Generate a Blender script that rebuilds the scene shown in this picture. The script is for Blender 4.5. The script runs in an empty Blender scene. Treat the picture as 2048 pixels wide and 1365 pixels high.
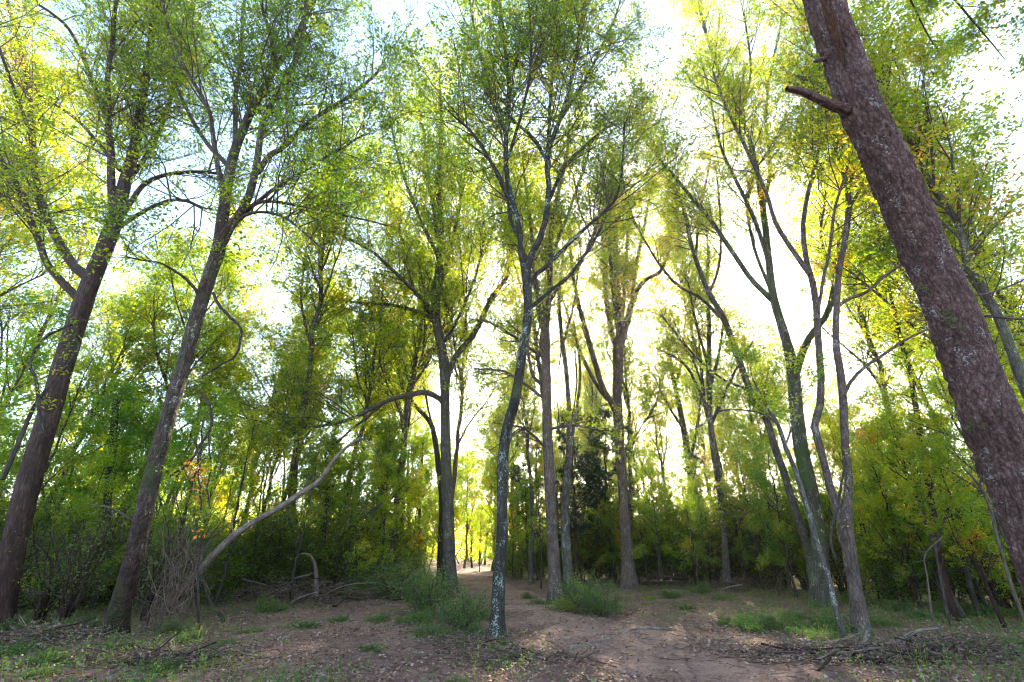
import bpy, math
import numpy as np
from mathutils import Matrix, Vector, noise as mnoise

rng = np.random.default_rng(11)
R_ = math.radians
sc = bpy.context.scene
col = sc.collection

# ------------------------------------------------------------------ camera, sky, sun, exposure
FPX, PITCH, CAMH = 910.0, R_(24.7), 1.6
cam_d = bpy.data.cameras.new('camera')
cam_d.lens = 16.0; cam_d.sensor_width = 36.0; cam_d.clip_start = 0.05; cam_d.clip_end = 2000
cam = bpy.data.objects.new('camera', cam_d); col.objects.link(cam)
cam.location = (0, 0, CAMH); cam.rotation_euler = (math.pi/2 + PITCH, 0, 0)
sc.camera = cam

SUN_EL, SUN_AZ = R_(22.6), R_(17.4)          # azimuth measured from +Y towards +X
w = bpy.data.worlds.new('World'); sc.world = w; w.use_nodes = True
nt = w.node_tree; nt.nodes.clear()
wo = nt.nodes.new('ShaderNodeOutputWorld'); bg = nt.nodes.new('ShaderNodeBackground')
sky = nt.nodes.new('ShaderNodeTexSky'); sky.sky_type = 'NISHITA'; sky.sun_disc = False
sky.sun_elevation = SUN_EL; sky.sun_rotation = SUN_AZ
sky.air_density = 1.0; sky.dust_density = 1.0; sky.ozone_density = 1.0
bg.inputs[1].default_value = 0.15
nt.links.new(sky.outputs[0], bg.inputs[0]); nt.links.new(bg.outputs[0], wo.inputs[0])

sd = bpy.data.lights.new('sun', 'SUN'); sd.energy = 5.0; sd.angle = R_(0.5); sd.color = (1.0, 0.89, 0.68)
sun = bpy.data.objects.new('sun', sd); col.objects.link(sun)
sdir = Vector((math.sin(SUN_AZ)*math.cos(SUN_EL), math.cos(SUN_AZ)*math.cos(SUN_EL), math.sin(SUN_EL)))
sun.rotation_euler = sdir.to_track_quat('Z', 'Y').to_euler(); sun.location = sdir*50
sc.view_settings.view_transform = 'Standard'; sc.view_settings.look = 'None'
sc.view_settings.gamma = 1.0; sc.view_settings.use_curve_mapping = False
sc.view_settings.exposure = 2.7
sc.cycles.use_denoising = True
sc.cycles.pixel_filter_type = 'BLACKMAN_HARRIS'; sc.cycles.filter_width = 1.1
sc.cycles.max_bounces = 7; sc.cycles.diffuse_bounces = 5; sc.cycles.glossy_bounces = 2
sc.cycles.transmission_bounces = 4; sc.cycles.volume_bounces = 0
sc.cycles.sample_clamp_indirect = 6.0; sc.cycles.sample_clamp_direct = 5.0
sc.cycles.caustics_reflective = False; sc.cycles.caustics_refractive = False

# ------------------------------------------------------------------ pixel -> world helpers (photo is 2048 x 1365)
CP, SP = math.cos(PITCH), math.sin(PITCH)
def ray(px, py):
    u = (px - 1024)/FPX; v = (682.5 - py)/FPX
    return np.array([u, CP - v*SP, SP + v*CP])
def gz(x, y):
    x = np.asarray(x, float); y = np.asarray(y, float)
    f = np.clip((np.hypot(x, y) - 3)/4, 0, 1)
    return f*(0.05*np.sin(x*0.55+1.3)*np.cos(y*0.47) + 0.03*np.sin(x*1.7+y*0.9) + 0.02*np.sin(x*3.1-y*2.3)
              + 0.010*np.sin(x*7.3+1.0)*np.sin(y*6.1))
def at(px, py, Y):
    d = ray(px, py); return np.array([0, 0, CAMH]) + d*(Y/d[1])
def ground_at(px, py):
    d = ray(px, py); p = np.array([0, 0, CAMH]) + d*(CAMH/-d[2])
    p[2] = float(gz(p[0], p[1])); return p
def project(p):
    x, y, z = p[0], p[1], p[2]-CAMH
    dep = y*CP + z*SP; up = -y*SP + z*CP
    return 1024 + FPX*x/dep, 682.5 - FPX*up/dep

# ------------------------------------------------------------------ materials
def mat(name):
    m = bpy.data.materials.new(name); m.use_nodes = True
    t = m.node_tree; t.nodes.clear(); return m, t, t.nodes, t.links
def ramp(n, stops, fac=None, l=None):
    r = n.new('ShaderNodeValToRGB'); e = r.color_ramp.elements
    while len(e) < len(stops): e.new(0.5)
    for k, (p, c) in enumerate(stops): e[k].position = p; e[k].color = (*c, 1)
    if fac is not None: l.new(fac, r.inputs[0])
    return r
def noisen(n, l, vec, scale, detail=4, rough=0.6):
    q = n.new('ShaderNodeTexNoise'); q.inputs['Scale'].default_value = scale
    q.inputs['Detail'].default_value = detail; q.inputs['Roughness'].default_value = rough
    l.new(vec, q.inputs['Vector']); return q
def mapping(n, l, vec, s):
    m = n.new('ShaderNodeMapping'); m.inputs['Scale'].default_value = s; l.new(vec, m.inputs[0]); return m.outputs[0]
def mixc(n, l, fac, a, b, mode='MIX'):
    m = n.new('ShaderNodeMix'); m.data_type = 'RGBA'; m.blend_type = mode
    for s, v in ((m.inputs[0], fac), (m.inputs[6], a), (m.inputs[7], b)):
        if hasattr(v, 'is_output') or isinstance(v, bpy.types.NodeSocket): l.new(v, s)
        elif isinstance(v, (int, float)): s.default_value = v
        else: s.default_value = (*v, 1)
    return m.outputs[2]

def leaf_mat(name, stops, shift=0.25, trans=0.6, boost=(5.2, 4.7, .9)):
    m, t, n, l = mat(name)
    a = n.new('ShaderNodeAttribute'); a.attribute_name = 'tint'
    oi = n.new('ShaderNodeObjectInfo')
    mm = n.new('ShaderNodeMath'); mm.operation = 'MULTIPLY_ADD'
    l.new(oi.outputs['Random'], mm.inputs[0]); mm.inputs[1].default_value = shift; mm.inputs[2].default_value = -shift/2
    ad = n.new('ShaderNodeMath'); ad.operation = 'ADD'; l.new(mm.outputs[0], ad.inputs[0]); l.new(a.outputs['Fac'], ad.inputs[1])
    r = ramp(n, stops, ad.outputs[0], l)
    df = n.new('ShaderNodeBsdfDiffuse'); l.new(r.outputs[0], df.inputs[0])
    tr = n.new('ShaderNodeBsdfTranslucent')
    tc = mixc(n, l, 1.0, r.outputs[0], boost, 'MULTIPLY'); l.new(tc, tr.inputs[0])
    mx = n.new('ShaderNodeMixShader'); mx.inputs[0].default_value = trans
    l.new(df.outputs[0], mx.inputs[1]); l.new(tr.outputs[0], mx.inputs[2])
    gl = n.new('ShaderNodeBsdfGlossy'); gl.inputs['Roughness'].default_value = 0.45; gl.inputs[0].default_value = (.8, .8, .8, 1)
    m2 = n.new('ShaderNodeMixShader'); m2.inputs[0].default_value = 0.04
    l.new(mx.outputs[0], m2.inputs[1]); l.new(gl.outputs[0], m2.inputs[2])
    o = n.new('ShaderNodeOutputMaterial'); l.new(m2.outputs[0], o.inputs[0]); return m

G = lambda *s: s
LEAF = leaf_mat('canopy_leaf', [(0, (.034, .070, .007)), (.25, (.065, .108, .007)), (.55, (.110, .142, .008)), (.97, (.19, .175, .010)), (1, (.22, .12, .03))])
LEAF_COOL = leaf_mat('understory_leaf', [(0, (.042, .10, .012)), (.5, (.092, .160, .012)), (.85, (.14, .175, .014)), (1, (.20, .18, .02))])
LEAF_YEL = leaf_mat('yellow_leaf', [(0, (.055, .115, .010)), (.4, (.115, .165, .010)), (.9, (.21, .21, .012)), (.98, (.27, .20, .015)), (1, (.32, .09, .02))])
LEAF_LOW = leaf_mat('low_plant_leaf', [(0, (.040, .095, .022)), (.5, (.085, .150, .028)), (.9, (.16, .19, .03)), (1, (.22, .15, .05))], trans=.45, boost=(3.0, 3.0, 1.2))
LEAF_RED = leaf_mat('autumn_leaf', [(0, (.12, .10, .02)), (.4, (.25, .12, .03)), (1, (.35, .07, .03))])
LEAF_DRY = leaf_mat('dry_leaf', [(0, (.15, .08, .055)), (.4, (.24, .14, .10)), (.8, (.38, .26, .19)), (1, (.52, .40, .30))], trans=.15, boost=(1.3, 1.2, 1))
NEEDLE = leaf_mat('cedar_needle', [(0, (.018, .035, .016)), (.6, (.035, .060, .018)), (1, (.09, .07, .03))], trans=.35, boost=(2, 2.2, 1.5))

def bark_mat(name, dark, mid, light, lichen=None, lich_amt=0.0, vs=1.0, moss=0.0, bump=0.6, rings=0.0, low=None):
    m, t, n, l = mat(name)
    a = n.new('ShaderNodeAttribute'); a.attribute_name = 'bark'
    v = a.outputs['Vector']
    st = mapping(n, l, v, (14, 14, 2.4*vs))
    n1 = noisen(n, l, st, 1.6, 8, .65)
    vo = n.new('ShaderNodeTexVoronoi'); vo.feature = 'DISTANCE_TO_EDGE'; vo.inputs['Scale'].default_value = 1.5
    l.new(mapping(n, l, v, (15, 15, 3.2*vs)), vo.inputs['Vector'])
    n2 = noisen(n, l, v, 3.0, 5, .6)
    r = ramp(n, [(.28, dark), (.52, mid), (.74, light)], n1.outputs[0], l)
    big = ramp(n, [(.3, (.62, .58, .56)), (.7, (1.25, 1.22, 1.2))], n2.outputs[0], l)
    c = mixc(n, l, 1.0, r.outputs[0], big.outputs[0], 'MULTIPLY')
    crk = ramp(n, [(.0, (.42, .36, .34)), (.16, (1, 1, 1))], vo.outputs['Distance'], l)
    c = mixc(n, l, .8, c, crk.outputs[0], 'MULTIPLY')
    if lich_amt > 0:
        n3 = noisen(n, l, v, 34.0, 4, .7); n4 = noisen(n, l, mapping(n, l, v, (3.2, 3.2, 1.6)), 1.5, 6, .65)
        mu = n.new('ShaderNodeMath'); mu.operation = 'MULTIPLY'; l.new(n3.outputs[0], mu.inputs[0]); l.new(n4.outputs[0], mu.inputs[1])
        lr = ramp(n, [(.345-.075*lich_amt, (0, 0, 0)), (.365-.075*lich_amt, (1, 1, 1))], mu.outputs[0], l)
        c = mixc(n, l, lr.outputs[0], c, lichen or (.42, .46, .40))
    if moss > 0:
        n5 = noisen(n, l, v, 1.1, 5, .7)
        lr = ramp(n, [(.62-.2*moss, (0, 0, 0)), (.75-.2*moss, (1, 1, 1))], n5.outputs[0], l)
        c = mixc(n, l, lr.outputs[0], c, (.055, .075, .02))
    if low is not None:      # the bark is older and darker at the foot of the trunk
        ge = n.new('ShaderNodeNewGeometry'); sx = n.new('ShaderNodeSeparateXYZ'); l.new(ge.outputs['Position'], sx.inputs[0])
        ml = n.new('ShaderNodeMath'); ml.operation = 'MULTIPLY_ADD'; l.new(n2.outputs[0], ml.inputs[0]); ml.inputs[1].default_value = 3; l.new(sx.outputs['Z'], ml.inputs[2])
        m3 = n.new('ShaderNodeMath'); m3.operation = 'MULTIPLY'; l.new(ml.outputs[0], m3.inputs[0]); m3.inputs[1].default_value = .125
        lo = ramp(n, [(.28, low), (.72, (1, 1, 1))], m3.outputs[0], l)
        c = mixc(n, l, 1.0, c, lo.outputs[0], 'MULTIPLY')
    b = n.new('ShaderNodeBsdfPrincipled'); l.new(c, b.inputs['Base Color']); b.inputs['Roughness'].default_value = .85
    b.inputs['Specular IOR Level'].default_value = .25
    hm = n.new('ShaderNodeMath'); hm.operation = 'MULTIPLY_ADD'
    l.new(vo.outputs['Distance'], hm.inputs[0]); hm.inputs[1].default_value = .8; l.new(n1.outputs[0], hm.inputs[2])
    hh = hm.outputs[0]
    if rings > 0:
        wv = n.new('ShaderNodeTexWave'); wv.bands_direction = 'Z'; wv.inputs['Scale'].default_value = 1.7
        wv.inputs['Distortion'].default_value = 14; wv.inputs['Detail'].default_value = 5; wv.inputs['Detail Scale'].default_value = 2.5
        l.new(v, wv.inputs['Vector'])
        h2 = n.new('ShaderNodeMath'); h2.operation = 'MULTIPLY_ADD'; l.new(wv.outputs['Fac'], h2.inputs[0]); h2.inputs[1].default_value = rings; l.new(hh, h2.inputs[2]); hh = h2.outputs[0]
    bp = n.new('ShaderNodeBump'); bp.inputs['Strength'].default_value = bump; bp.inputs['Distance'].default_value = .03
    l.new(hh, bp.inputs['Height']); l.new(bp.outputs[0], b.inputs['Normal'])
    o = n.new('ShaderNodeOutputMaterial'); l.new(b.outputs[0], o.inputs[0]); return m

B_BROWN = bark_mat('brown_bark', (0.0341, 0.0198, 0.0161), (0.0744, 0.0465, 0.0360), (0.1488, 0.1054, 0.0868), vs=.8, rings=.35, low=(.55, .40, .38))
B_GREY = bark_mat('grey_bark', (0.0434, 0.0341, 0.0279), (0.0930, 0.0775, 0.0620), (0.1860, 0.1674, 0.1426), (.26, .29, .22), .25, moss=.35)
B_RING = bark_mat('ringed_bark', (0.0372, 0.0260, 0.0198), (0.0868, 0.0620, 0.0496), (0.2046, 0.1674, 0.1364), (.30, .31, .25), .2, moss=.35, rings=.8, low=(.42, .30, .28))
B_SPECK = bark_mat('speckled_bark', (0.0186, 0.0167, 0.0143), (0.0384, 0.0341, 0.0285), (0.0744, 0.0682, 0.0589), (.25, .30, .26), .4, moss=.15)
B_MOSS = bark_mat('mossy_bark', (0.0372, 0.0341, 0.0248), (0.0806, 0.0744, 0.0558), (0.1488, 0.1426, 0.1116), (.34, .38, .28), .4, moss=.75)
B_LICH = bark_mat('lichen_bark', (0.0496, 0.0434, 0.0372), (0.1054, 0.0930, 0.0806), (0.2108, 0.2046, 0.1860), (.33, .36, .32), .5)
B_PINK = bark_mat('pinkish_bark', (0.0620, 0.0434, 0.0360), (0.1240, 0.0899, 0.0775), (0.2046, 0.1612, 0.1426), (.30, .30, .26), .1, vs=1.2)
B_DARK = bark_mat('dark_bark', (.030, .024, .020), (.06, .05, .04), (.13, .11, .09), moss=.1)
B_TWIG = bark_mat('twig_bark', (.06, .045, .035), (.11, .085, .065), (.18, .145, .115), bump=.1)
B_DEAD = bark_mat('dead_wood', (.13, .10, .08), (.24, .19, .155), (.42, .36, .30), moss=.1)
B_STICK = bark_mat('dry_stick', (.07, .045, .035), (.16, .11, .085), (.32, .25, .20))
B_RAW = bark_mat('torn_wood', (.020, .009, .006), (.075, .032, .018), (.17, .085, .045), vs=.3, bump=1)

# ground material
def ground_material(name, base):
    m, t, n, l = mat(name)
    tc = n.new('ShaderNodeNewGeometry'); v = tc.outputs['Position']
    a = noisen(n, l, v, .5, 4); b_ = noisen(n, l, v, 6, 8, .7); f = noisen(n, l, v, 45, 5, .7)
    c1 = ramp(n, base, b_.outputs[0], l)
    big = ramp(n, [(.35, (.75, .72, .72)), (.65, (1.2, 1.15, 1.1))], a.outputs[0], l)
    c = mixc(n, l, 1.0, c1.outputs[0], big.outputs[0], 'MULTIPLY')
    vo = n.new('ShaderNodeTexVoronoi'); vo.inputs['Scale'].default_value = 26; vo.inputs['Randomness'].default_value = 1
    l.new(v, vo.inputs['Vector'])
    lr = ramp(n, [(.22, (1, 1, 1)), (.3, (0, 0, 0))], vo.outputs['Distance'], l)
    lc = ramp(n, [(.2, (.13, .065, .045)), (.6, (.26, .155, .11)), (.9, (.42, .29, .21))], vo.outputs['Color'], l)
    c = mixc(n, l, lr.outputs[0], c, lc.outputs[0])
    p = n.new('ShaderNodeBsdfPrincipled'); l.new(c, p.inputs['Base Color']); p.inputs['Roughness'].default_value = .95
    p.inputs['Specular IOR Level'].default_value = .1
    ad = n.new('ShaderNodeMath'); ad.operation = 'ADD'; l.new(b_.outputs[0], ad.inputs[0]); l.new(f.outputs[0], ad.inputs[1])
    bp = n.new('ShaderNodeBump'); bp.inputs['Strength'].default_value = .7; bp.inputs['Distance'].default_value = .04
    l.new(ad.outputs[0], bp.inputs['Height']); l.new(bp.outputs[0], p.inputs['Normal'])
    o = n.new('ShaderNodeOutputMaterial'); l.new(p.outputs[0], o.inputs[0]); return m
M_GROUND = ground_material('forest_soil', [(.3, (.125, .068, .054)), (.5, (.225, .132, .104)), (.7, (.32, .21, .17))])
M_PATH = ground_material('dirt', [(.3, (.18, .10, .08)), (.5, (.28, .17, .135)), (.7, (.38, .25, .20))])

# ------------------------------------------------------------------ mesh helpers
def mesh_obj(name, verts, faces, material, parent=None, smooth=False, bark=None, tint=None, fattr=None):
    verts = np.ascontiguousarray(verts, np.float32); faces = np.ascontiguousarray(faces, np.int32)
    me = bpy.data.meshes.new(name)
    nf, k = faces.shape
    me.vertices.add(len(verts)); me.vertices.foreach_set('co', verts.ravel())
    me.loops.add(nf*k); me.loops.foreach_set('vertex_index', faces.ravel())
    me.polygons.add(nf); me.polygons.foreach_set('loop_start', np.arange(0, nf*k, k, dtype=np.int32))
    if smooth: me.polygons.foreach_set('use_smooth', np.ones(nf, bool))
    me.update(calc_edges=True)
    if bark is not None:
        at_ = me.attributes.new('bark', 'FLOAT_VECTOR', 'POINT'); at_.data.foreach_set('vector', np.ascontiguousarray(bark, np.float32).ravel())
    if tint is not None:
        at_ = me.attributes.new('tint', 'FLOAT', 'FACE'); at_.data.foreach_set('value', np.ascontiguousarray(tint, np.float32))
    me.materials.append(material)
    o = bpy.data.objects.new(name, me); col.objects.link(o)
    if parent is not None: o.parent = parent
    return o
def empty(name, loc, label, cat, group=None):
    o = bpy.data.objects.new(name, None); col.objects.link(o); o.location = Vector(loc)
    o.empty_display_size = .3
    o['label'] = label; o['category'] = cat
    if group: o['group'] = group
    return o
def nrm(v): return v/(np.linalg.norm(v, axis=-1, keepdims=True)+1e-9)
def smooth_line(pts, K):
    """Catmull-Rom through pts (any number of columns), K samples evenly in arc length"""
    p = np.asarray(pts, float)
    q = np.vstack([2*p[0]-p[1], p, 2*p[-1]-p[-2]])
    out = []
    for i in range(1, len(q)-2):
        t = np.linspace(0, 1, 13)[:-1][:, None]
        a, b, c, d = q[i-1], q[i], q[i+1], q[i+2]
        out.append(.5*((2*b)+(-a+c)*t+(2*a-5*b+4*c-d)*t*t+(-a+3*b-3*c+d)*t**3))
    out.append(p[-1:]); o = np.vstack(out)
    s = np.r_[0, np.cumsum(np.linalg.norm(np.diff(o[:, :3], axis=0), axis=1))]
    u = np.linspace(0, s[-1], K)
    return np.stack([np.interp(u, s, o[:, c]) for c in range(o.shape[1])], 1)
def tubes(P, R, S):
    """P (T,K,3), R (T,K): verts, quad faces, bark coords"""
    T, K = R.shape
    tan = np.gradient(P, axis=1); tan = nrm(tan)
    ref = np.where(np.abs(nrm(P[:, -1]-P[:, 0])[:, 2:3]) > .8, np.array([[1., .13, 0]]), np.array([[0, 0, 1.]]))
    ref = np.repeat(ref[:, None, :], K, 1)
    u = nrm(np.cross(tan, ref)); v = np.cross(tan, u)
    a = np.arange(S)*2*np.pi/S
    ca, sa = np.cos(a), np.sin(a)
    V = P[:, :, None, :] + R[:, :, None, None]*(u[:, :, None, :]*ca[None, None, :, None] + v[:, :, None, :]*sa[None, None, :, None])
    s = np.concatenate([np.zeros((T, 1)), np.cumsum(np.linalg.norm(np.diff(P, axis=1), axis=2), 1)], 1) + rng.uniform(0, 50, (T, 1))
    Bk = np.empty((T, K, S, 3)); Bk[..., 0] = R[:, :, None]*ca; Bk[..., 1] = R[:, :, None]*sa; Bk[..., 2] = s[:, :, None]
    idx = np.arange(T*K*S).reshape(T, K, S)
    a0 = idx[:, :-1, :]; a1 = idx[:, 1:, :]
    F = np.stack([a0, np.roll(a0, -1, 2), np.roll(a1, -1, 2), a1], -1).reshape(-1, 4)
    return V.reshape(-1, 3), F, Bk.reshape(-1, 3)
class Acc:
    def __init__(s): s.v = []; s.f = []; s.b = []; s.n = 0
    def add(s, V, F, B=None):
        s.v.append(V); s.f.append(F+s.n); s.n += len(V)
        if B is not None: s.b.append(B)
    def tubes(s, P, R, S): s.add(*tubes(P, R, S))
    def obj(s, name, m, parent=None, smooth=True):
        return mesh_obj(name, np.vstack(s.v), np.vstack(s.f), m, parent, smooth, bark=np.vstack(s.b) if s.b else None)

def trunk_mesh(P, R, S, rough=.1, flare=0.0, burls=()):
    """detailed trunk with ridged bark relief; P (K,3)"""
    V, F, B = tubes(P[None], R[None], S)
    K = len(R); V = V.reshape(K, S, 3); B = B.reshape(K, S, 3)
    a = np.arange(S)*2*np.pi/S
    sd_ = rng.uniform(0, 100)
    for i in range(K):
        c = P[i]; r = R[i]; s = B[i, 0, 2]
        hgt = c[2]-P[0][2]
        fl = flare*math.exp(-max(hgt, 0)/.28)
        for j in range(S):
            x, y = math.cos(a[j]), math.sin(a[j])
            d = mnoise.noise(Vector((x*3.2, y*3.2, s*.9+sd_)))*.55
            d += (abs(mnoise.noise(Vector((x*r*26+sd_, y*r*26, s*4.5))))-.2)*.75
            d += mnoise.noise(Vector((x*r*60, y*r*60+sd_, s*14)))*.25
            lob = fl*(1+.6*math.sin(a[j]*5+sd_)+.3*math.sin(a[j]*3+sd_*2))
            k = 1+rough*d*min(1, .13/r+.25) + lob
            V[i, j] = c+(V[i, j]-c)*k
    for (bi, bj, amp, sr) in burls:
        for i in range(K):
            for j in range(S):
                da = abs((j-bj+S/2) % S-S/2)/S*2*math.pi
                q = ((i-bi)/sr)**2+(da/.7)**2
                if q < 4: V[i, j] += (V[i, j]-P[i])*amp*math.exp(-q*1.6)
    return V.reshape(-1, 3), F, B.reshape(-1, 3)

# ------------------------------------------------------------------ growth
def children(P, R, n, t0, t1, L, ang, up, K, wander=.18, rmax=.05, rfac=.55, tip=.25, lshape=.5, bias=None):
    T, Kp = R.shape
    n = np.full(T, n) if np.isscalar(n) else np.asarray(n, int)
    idx = np.repeat(np.arange(T), n); N = len(idx)
    t = rng.uniform(t0, t1, N) if np.isscalar(t0) else rng.uniform(t0[idx], t1)
    f = t*(Kp-1); i0 = np.minimum(f.astype(int), Kp-2); fr = (f-i0)[:, None]
    o = P[idx, i0]*(1-fr)+P[idx, i0+1]*fr
    tan = nrm(P[idx, i0+1]-P[idx, i0]); r0 = R[idx, i0]
    rd = nrm(rng.normal(size=(N, 3))); perp = nrm(rd-tan*(rd*tan).sum(1, keepdims=True))
    an = np.radians(rng.uniform(ang[0], ang[1], N))[:, None]
    d = tan*np.cos(an)+perp*np.sin(an); d[:, 2] += up
    if bias is not None: d = d+bias
    d = nrm(d)
    ln = rng.uniform(L[0], L[1], N)*(1-lshape*np.abs(t-.35)) 
    out = np.empty((N, K, 3)); out[:, 0] = o
    for k in range(1, K):
        out[:, k] = out[:, k-1]+d*(ln/(K-1))[:, None]
        d = nrm(d+rng.normal(size=(N, 3))*wander+np.array([0, 0, up*.25]))
    rb = np.minimum(np.minimum(r0*rfac, rmax), .004+ln*.012)
    RR = rb[:, None]*np.linspace(1, tip, K)[None]
    return out, RR, idx
def leaves(P, per, size, tint, spread=.05, hang=.2, t0=.15, aspect=.48, yel=.12):
    """rhombic folded leaves along twigs P (T,K,3)"""
    T, K = P.shape[:2]
    idx = np.repeat(np.arange(T), per); N = len(idx)
    f = rng.uniform(t0, 1, N)*(K-1); i0 = np.minimum(f.astype(int), K-2); fr = (f-i0)[:, None]
    c = P[idx, i0]*(1-fr)+P[idx, i0+1]*fr+rng.normal(size=(N, 3))*spread
    a = rng.normal(size=(N, 3)); a[:, 2] = a[:, 2]*.6-hang; a = nrm(a)
    nn = rng.normal(size=(N, 3)); nn[:, 2] += .9; nn = nrm(nn-a*(nn*a).sum(1, keepdims=True))
    b = np.cross(a, nn)
    s = (size*rng.uniform(.6, 1.25, N))[:, None]
    V = np.empty((N, 4, 3))
    V[:, 0] = c; V[:, 2] = c+a*s
    m = c+a*s*.45+nn*s*.10
    V[:, 1] = m+b*s*aspect*.5*1.6*.62; V[:, 3] = m-b*s*aspect*.5*1.6*.62
    F = np.arange(N*4).reshape(N, 4)
    tt = np.clip(tint[idx]+rng.normal(size=N)*yel, 0, 1)
    return V.reshape(-1, 3), F, tt

def crown(limbs, radii, t_start, root, leafm, dens=1.0, leaf=.075, L1=(1.3, 3.8), n1=15, n2=7, n3=5, per=7, up=.25, tint0=.35,
          l3=True, fine=True, twigm=None, loc=None, name='crown', dead=0.0, cols=.22, bias=None):
    P = np.stack(limbs); Rr = np.stack(radii)
    ln = np.linalg.norm(np.diff(P, axis=1), axis=2).sum(1)
    cnt = np.maximum(2, (n1*dens*ln/6).astype(int))
    P1, R1, i1 = children(P, Rr, cnt, np.array(t_start), 1.0, L1, (28, 70), up, 7, .16, .028, .55, bias=bias)
    P2, R2, i2 = children(P1, R1, n2, .2, 1.0, (L1[0]*.45, L1[1]*.45), (25, 65), up*.5, 5, .2, .010, .6)
    acc = Acc(); acc.tubes(P1[:, ::2], R1[:, ::2], 4); acc.tubes(P2[:, ::2], np.maximum(R2[:, ::2], .0028), 3)
    tl = tint0+rng.normal(size=len(P1))*cols
    t2 = tl[i2]+rng.normal(size=len(P2))*.06
    if l3:
        P3, R3, i3 = children(P2, R2, n3, .15, 1.0, (L1[0]*.2, L1[1]*.2), (25, 65), .0, 3, .2, .005, .7)
        if fine: acc.tubes(P3[:, ::2], np.maximum(R3[:, ::2], .002), 3)
        if dead > 0:
            k = rng.random(len(P3)) > dead; P3 = P3[k]; i3 = i3[k]
        V, F, T = leaves(P3, per, leaf, t2[i3])
    else:
        V, F, T = leaves(P2, per, leaf, t2, spread=.09)
    tw = acc.obj('twigs', twigm or B_TWIG, root)
    cr = mesh_obj(name, V, F, leafm, root, tint=T)
    if loc is not None:
        for o in (tw, cr):
            o.matrix_parent_inverse = Matrix.Translation(-Vector(loc))
    return tw, cr

landmarks = []
def traced_tree(name, label, cat, trunk, limbs, bark, leafm, Y=None, dY=0.0, tstart=.45, S=28, rough=.1, flare=.7, lm=None,
                crown_kw={}, ends=None, trunk_in_crown=True, trunk_ext=2.5, burls=(), Ks=None, group=None):
    """trunk: [(px,py,width_px)...] base first; limbs: [([(px,py,w)...], depth_offset_at_tip, first_leaf_t)]"""
    bx, by, bw = trunk[0]
    g = ground_at(bx, by)
    Y0 = g[1] if Y is None else Y
    npt = len(trunk); pts = []
    ys = np.array([p[1] for p in trunk], float)
    Yof = lambda py: Y0+dY*np.clip((ys[0]-py)/(ys[0]-ys[-1]+1e-6), 0, 1.3)
    def conv(lst, Yf):
        out = []
        for k, (x, y, w_) in enumerate(lst):
            q = at(x, y, Yf(k, y)); dep = np.dot(q-np.array([0, 0, CAMH]), [0, CP, SP])
            r = w_/2*dep/FPX/math.sqrt(1+((x-1024)/FPX)**2)
            out.append([*q, r])
        return out
    tp = conv(trunk, lambda k, y: Yof(y))
    if Y is None: tp[0][2] = g[2]
    tp.insert(0, [tp[0][0], tp[0][1], tp[0][2]-.25, tp[0][3]])
    last = np.array(tp[-1]); prev = np.array(tp[-2])
    if trunk_ext > 0:
        d = nrm((last-prev)[:3]); d = nrm(d*.6+np.array([0, 0, .6])); tp.append([*(last[:3]+d*trunk_ext), .006])
    K = Ks or int(40+S*2.2)
    L = smooth_line(tp, K); P = L[:, :3]; Rr = np.maximum(L[:, 3], .005)
    loc = (tp[1][0], tp[1][1], tp[1][2])
    root = empty(name, loc, label, cat, group)
    V, F, B = trunk_mesh(P, Rr, S, rough, flare, burls)
    inv = Matrix.Translation(-Vector(loc))
    o = mesh_obj('trunk', V, F, bark, root, True, bark=B); o.matrix_parent_inverse = inv
    lp, lr, ts = [], [], []
    if trunk_in_crown:
        Lk = smooth_line(tp, 24); lp.append(Lk[:, :3]); lr.append(np.maximum(Lk[:, 3], .006)); ts.append(tstart)
    for lst, dy, t0 in limbs:
        y0 = lst[0][1]; n_ = len(lst)
        Ys = Yof(y0)
        q = conv(lst, lambda k, y: Ys+dy*(k/(n_-1)))
        a, b = np.array(q[-1]), np.array(q[-2])
        if lst[-1][1] <= 60:
            d = nrm((a-b)[:3]); d = nrm(d*.6+np.array([0, 0, .5])); q.append([*(a[:3]+d*2.6), .006])
        else:
            d = nrm((a-b)[:3]); q.append([*(a[:3]+d*.5), .004])
        Lk = smooth_line(q, 24)
        Lk[1:, :3] += np.cumsum(rng.normal(size=(23, 3))*.006, 0)
        lp.append(Lk[:, :3]); lr.append(np.maximum(Lk[:, 3], .005)); ts.append(t0)
        V, F, B = tubes(Lk[None, :, :3], np.maximum(Lk[None, :, 3], .005), 10)
        lo = mesh_obj('limb', V, F, bark, root, True, bark=B); lo.matrix_parent_inverse = inv
    if leafm is not None:
        crown(lp, lr, ts, root, leafm, loc=loc, **crown_kw)
    if lm: landmarks.append((bx, loc[1], lm))
    return root, P, Rr

# ------------------------------------------------------------------ the ground and the track
def sheet(name, m):
    rr = np.r_[np.linspace(0, 40, 141), np.geomspace(41, 900, 40)]
    th = np.linspace(0, 2*np.pi, 241)[:-1]
    X = rr[:, None]*np.sin(th)[None]; Y = rr[:, None]*np.cos(th)[None]
    V = np.stack([X, Y, gz(X, Y)*np.clip((200-rr[:, None])/100, 0, 1)], -1).reshape(-1, 3)
    idx = np.arange(len(rr)*240).reshape(len(rr), 240)
    F = np.stack([idx[:-1], idx[1:], np.roll(idx[1:], -1, 1), np.roll(idx[:-1], -1, 1)], -1).reshape(-1, 4)
    o = mesh_obj(name, V, F, m, None, True); o['kind'] = 'structure'; o.data.flip_normals() if False else None
    return o
sheet('ground', M_GROUND)
PATH_PX = [(1500, 1480), (1380, 1345), (1230, 1275), (1110, 1228), (1010, 1188), (955, 1163), (925, 1145), (917, 1131), (914, 1122)]
PC = np.array([ground_at(x, y)[:2] for x, y in PATH_PX[:-1]] + [list(ground_at(914, 1126)[:2])])
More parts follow.
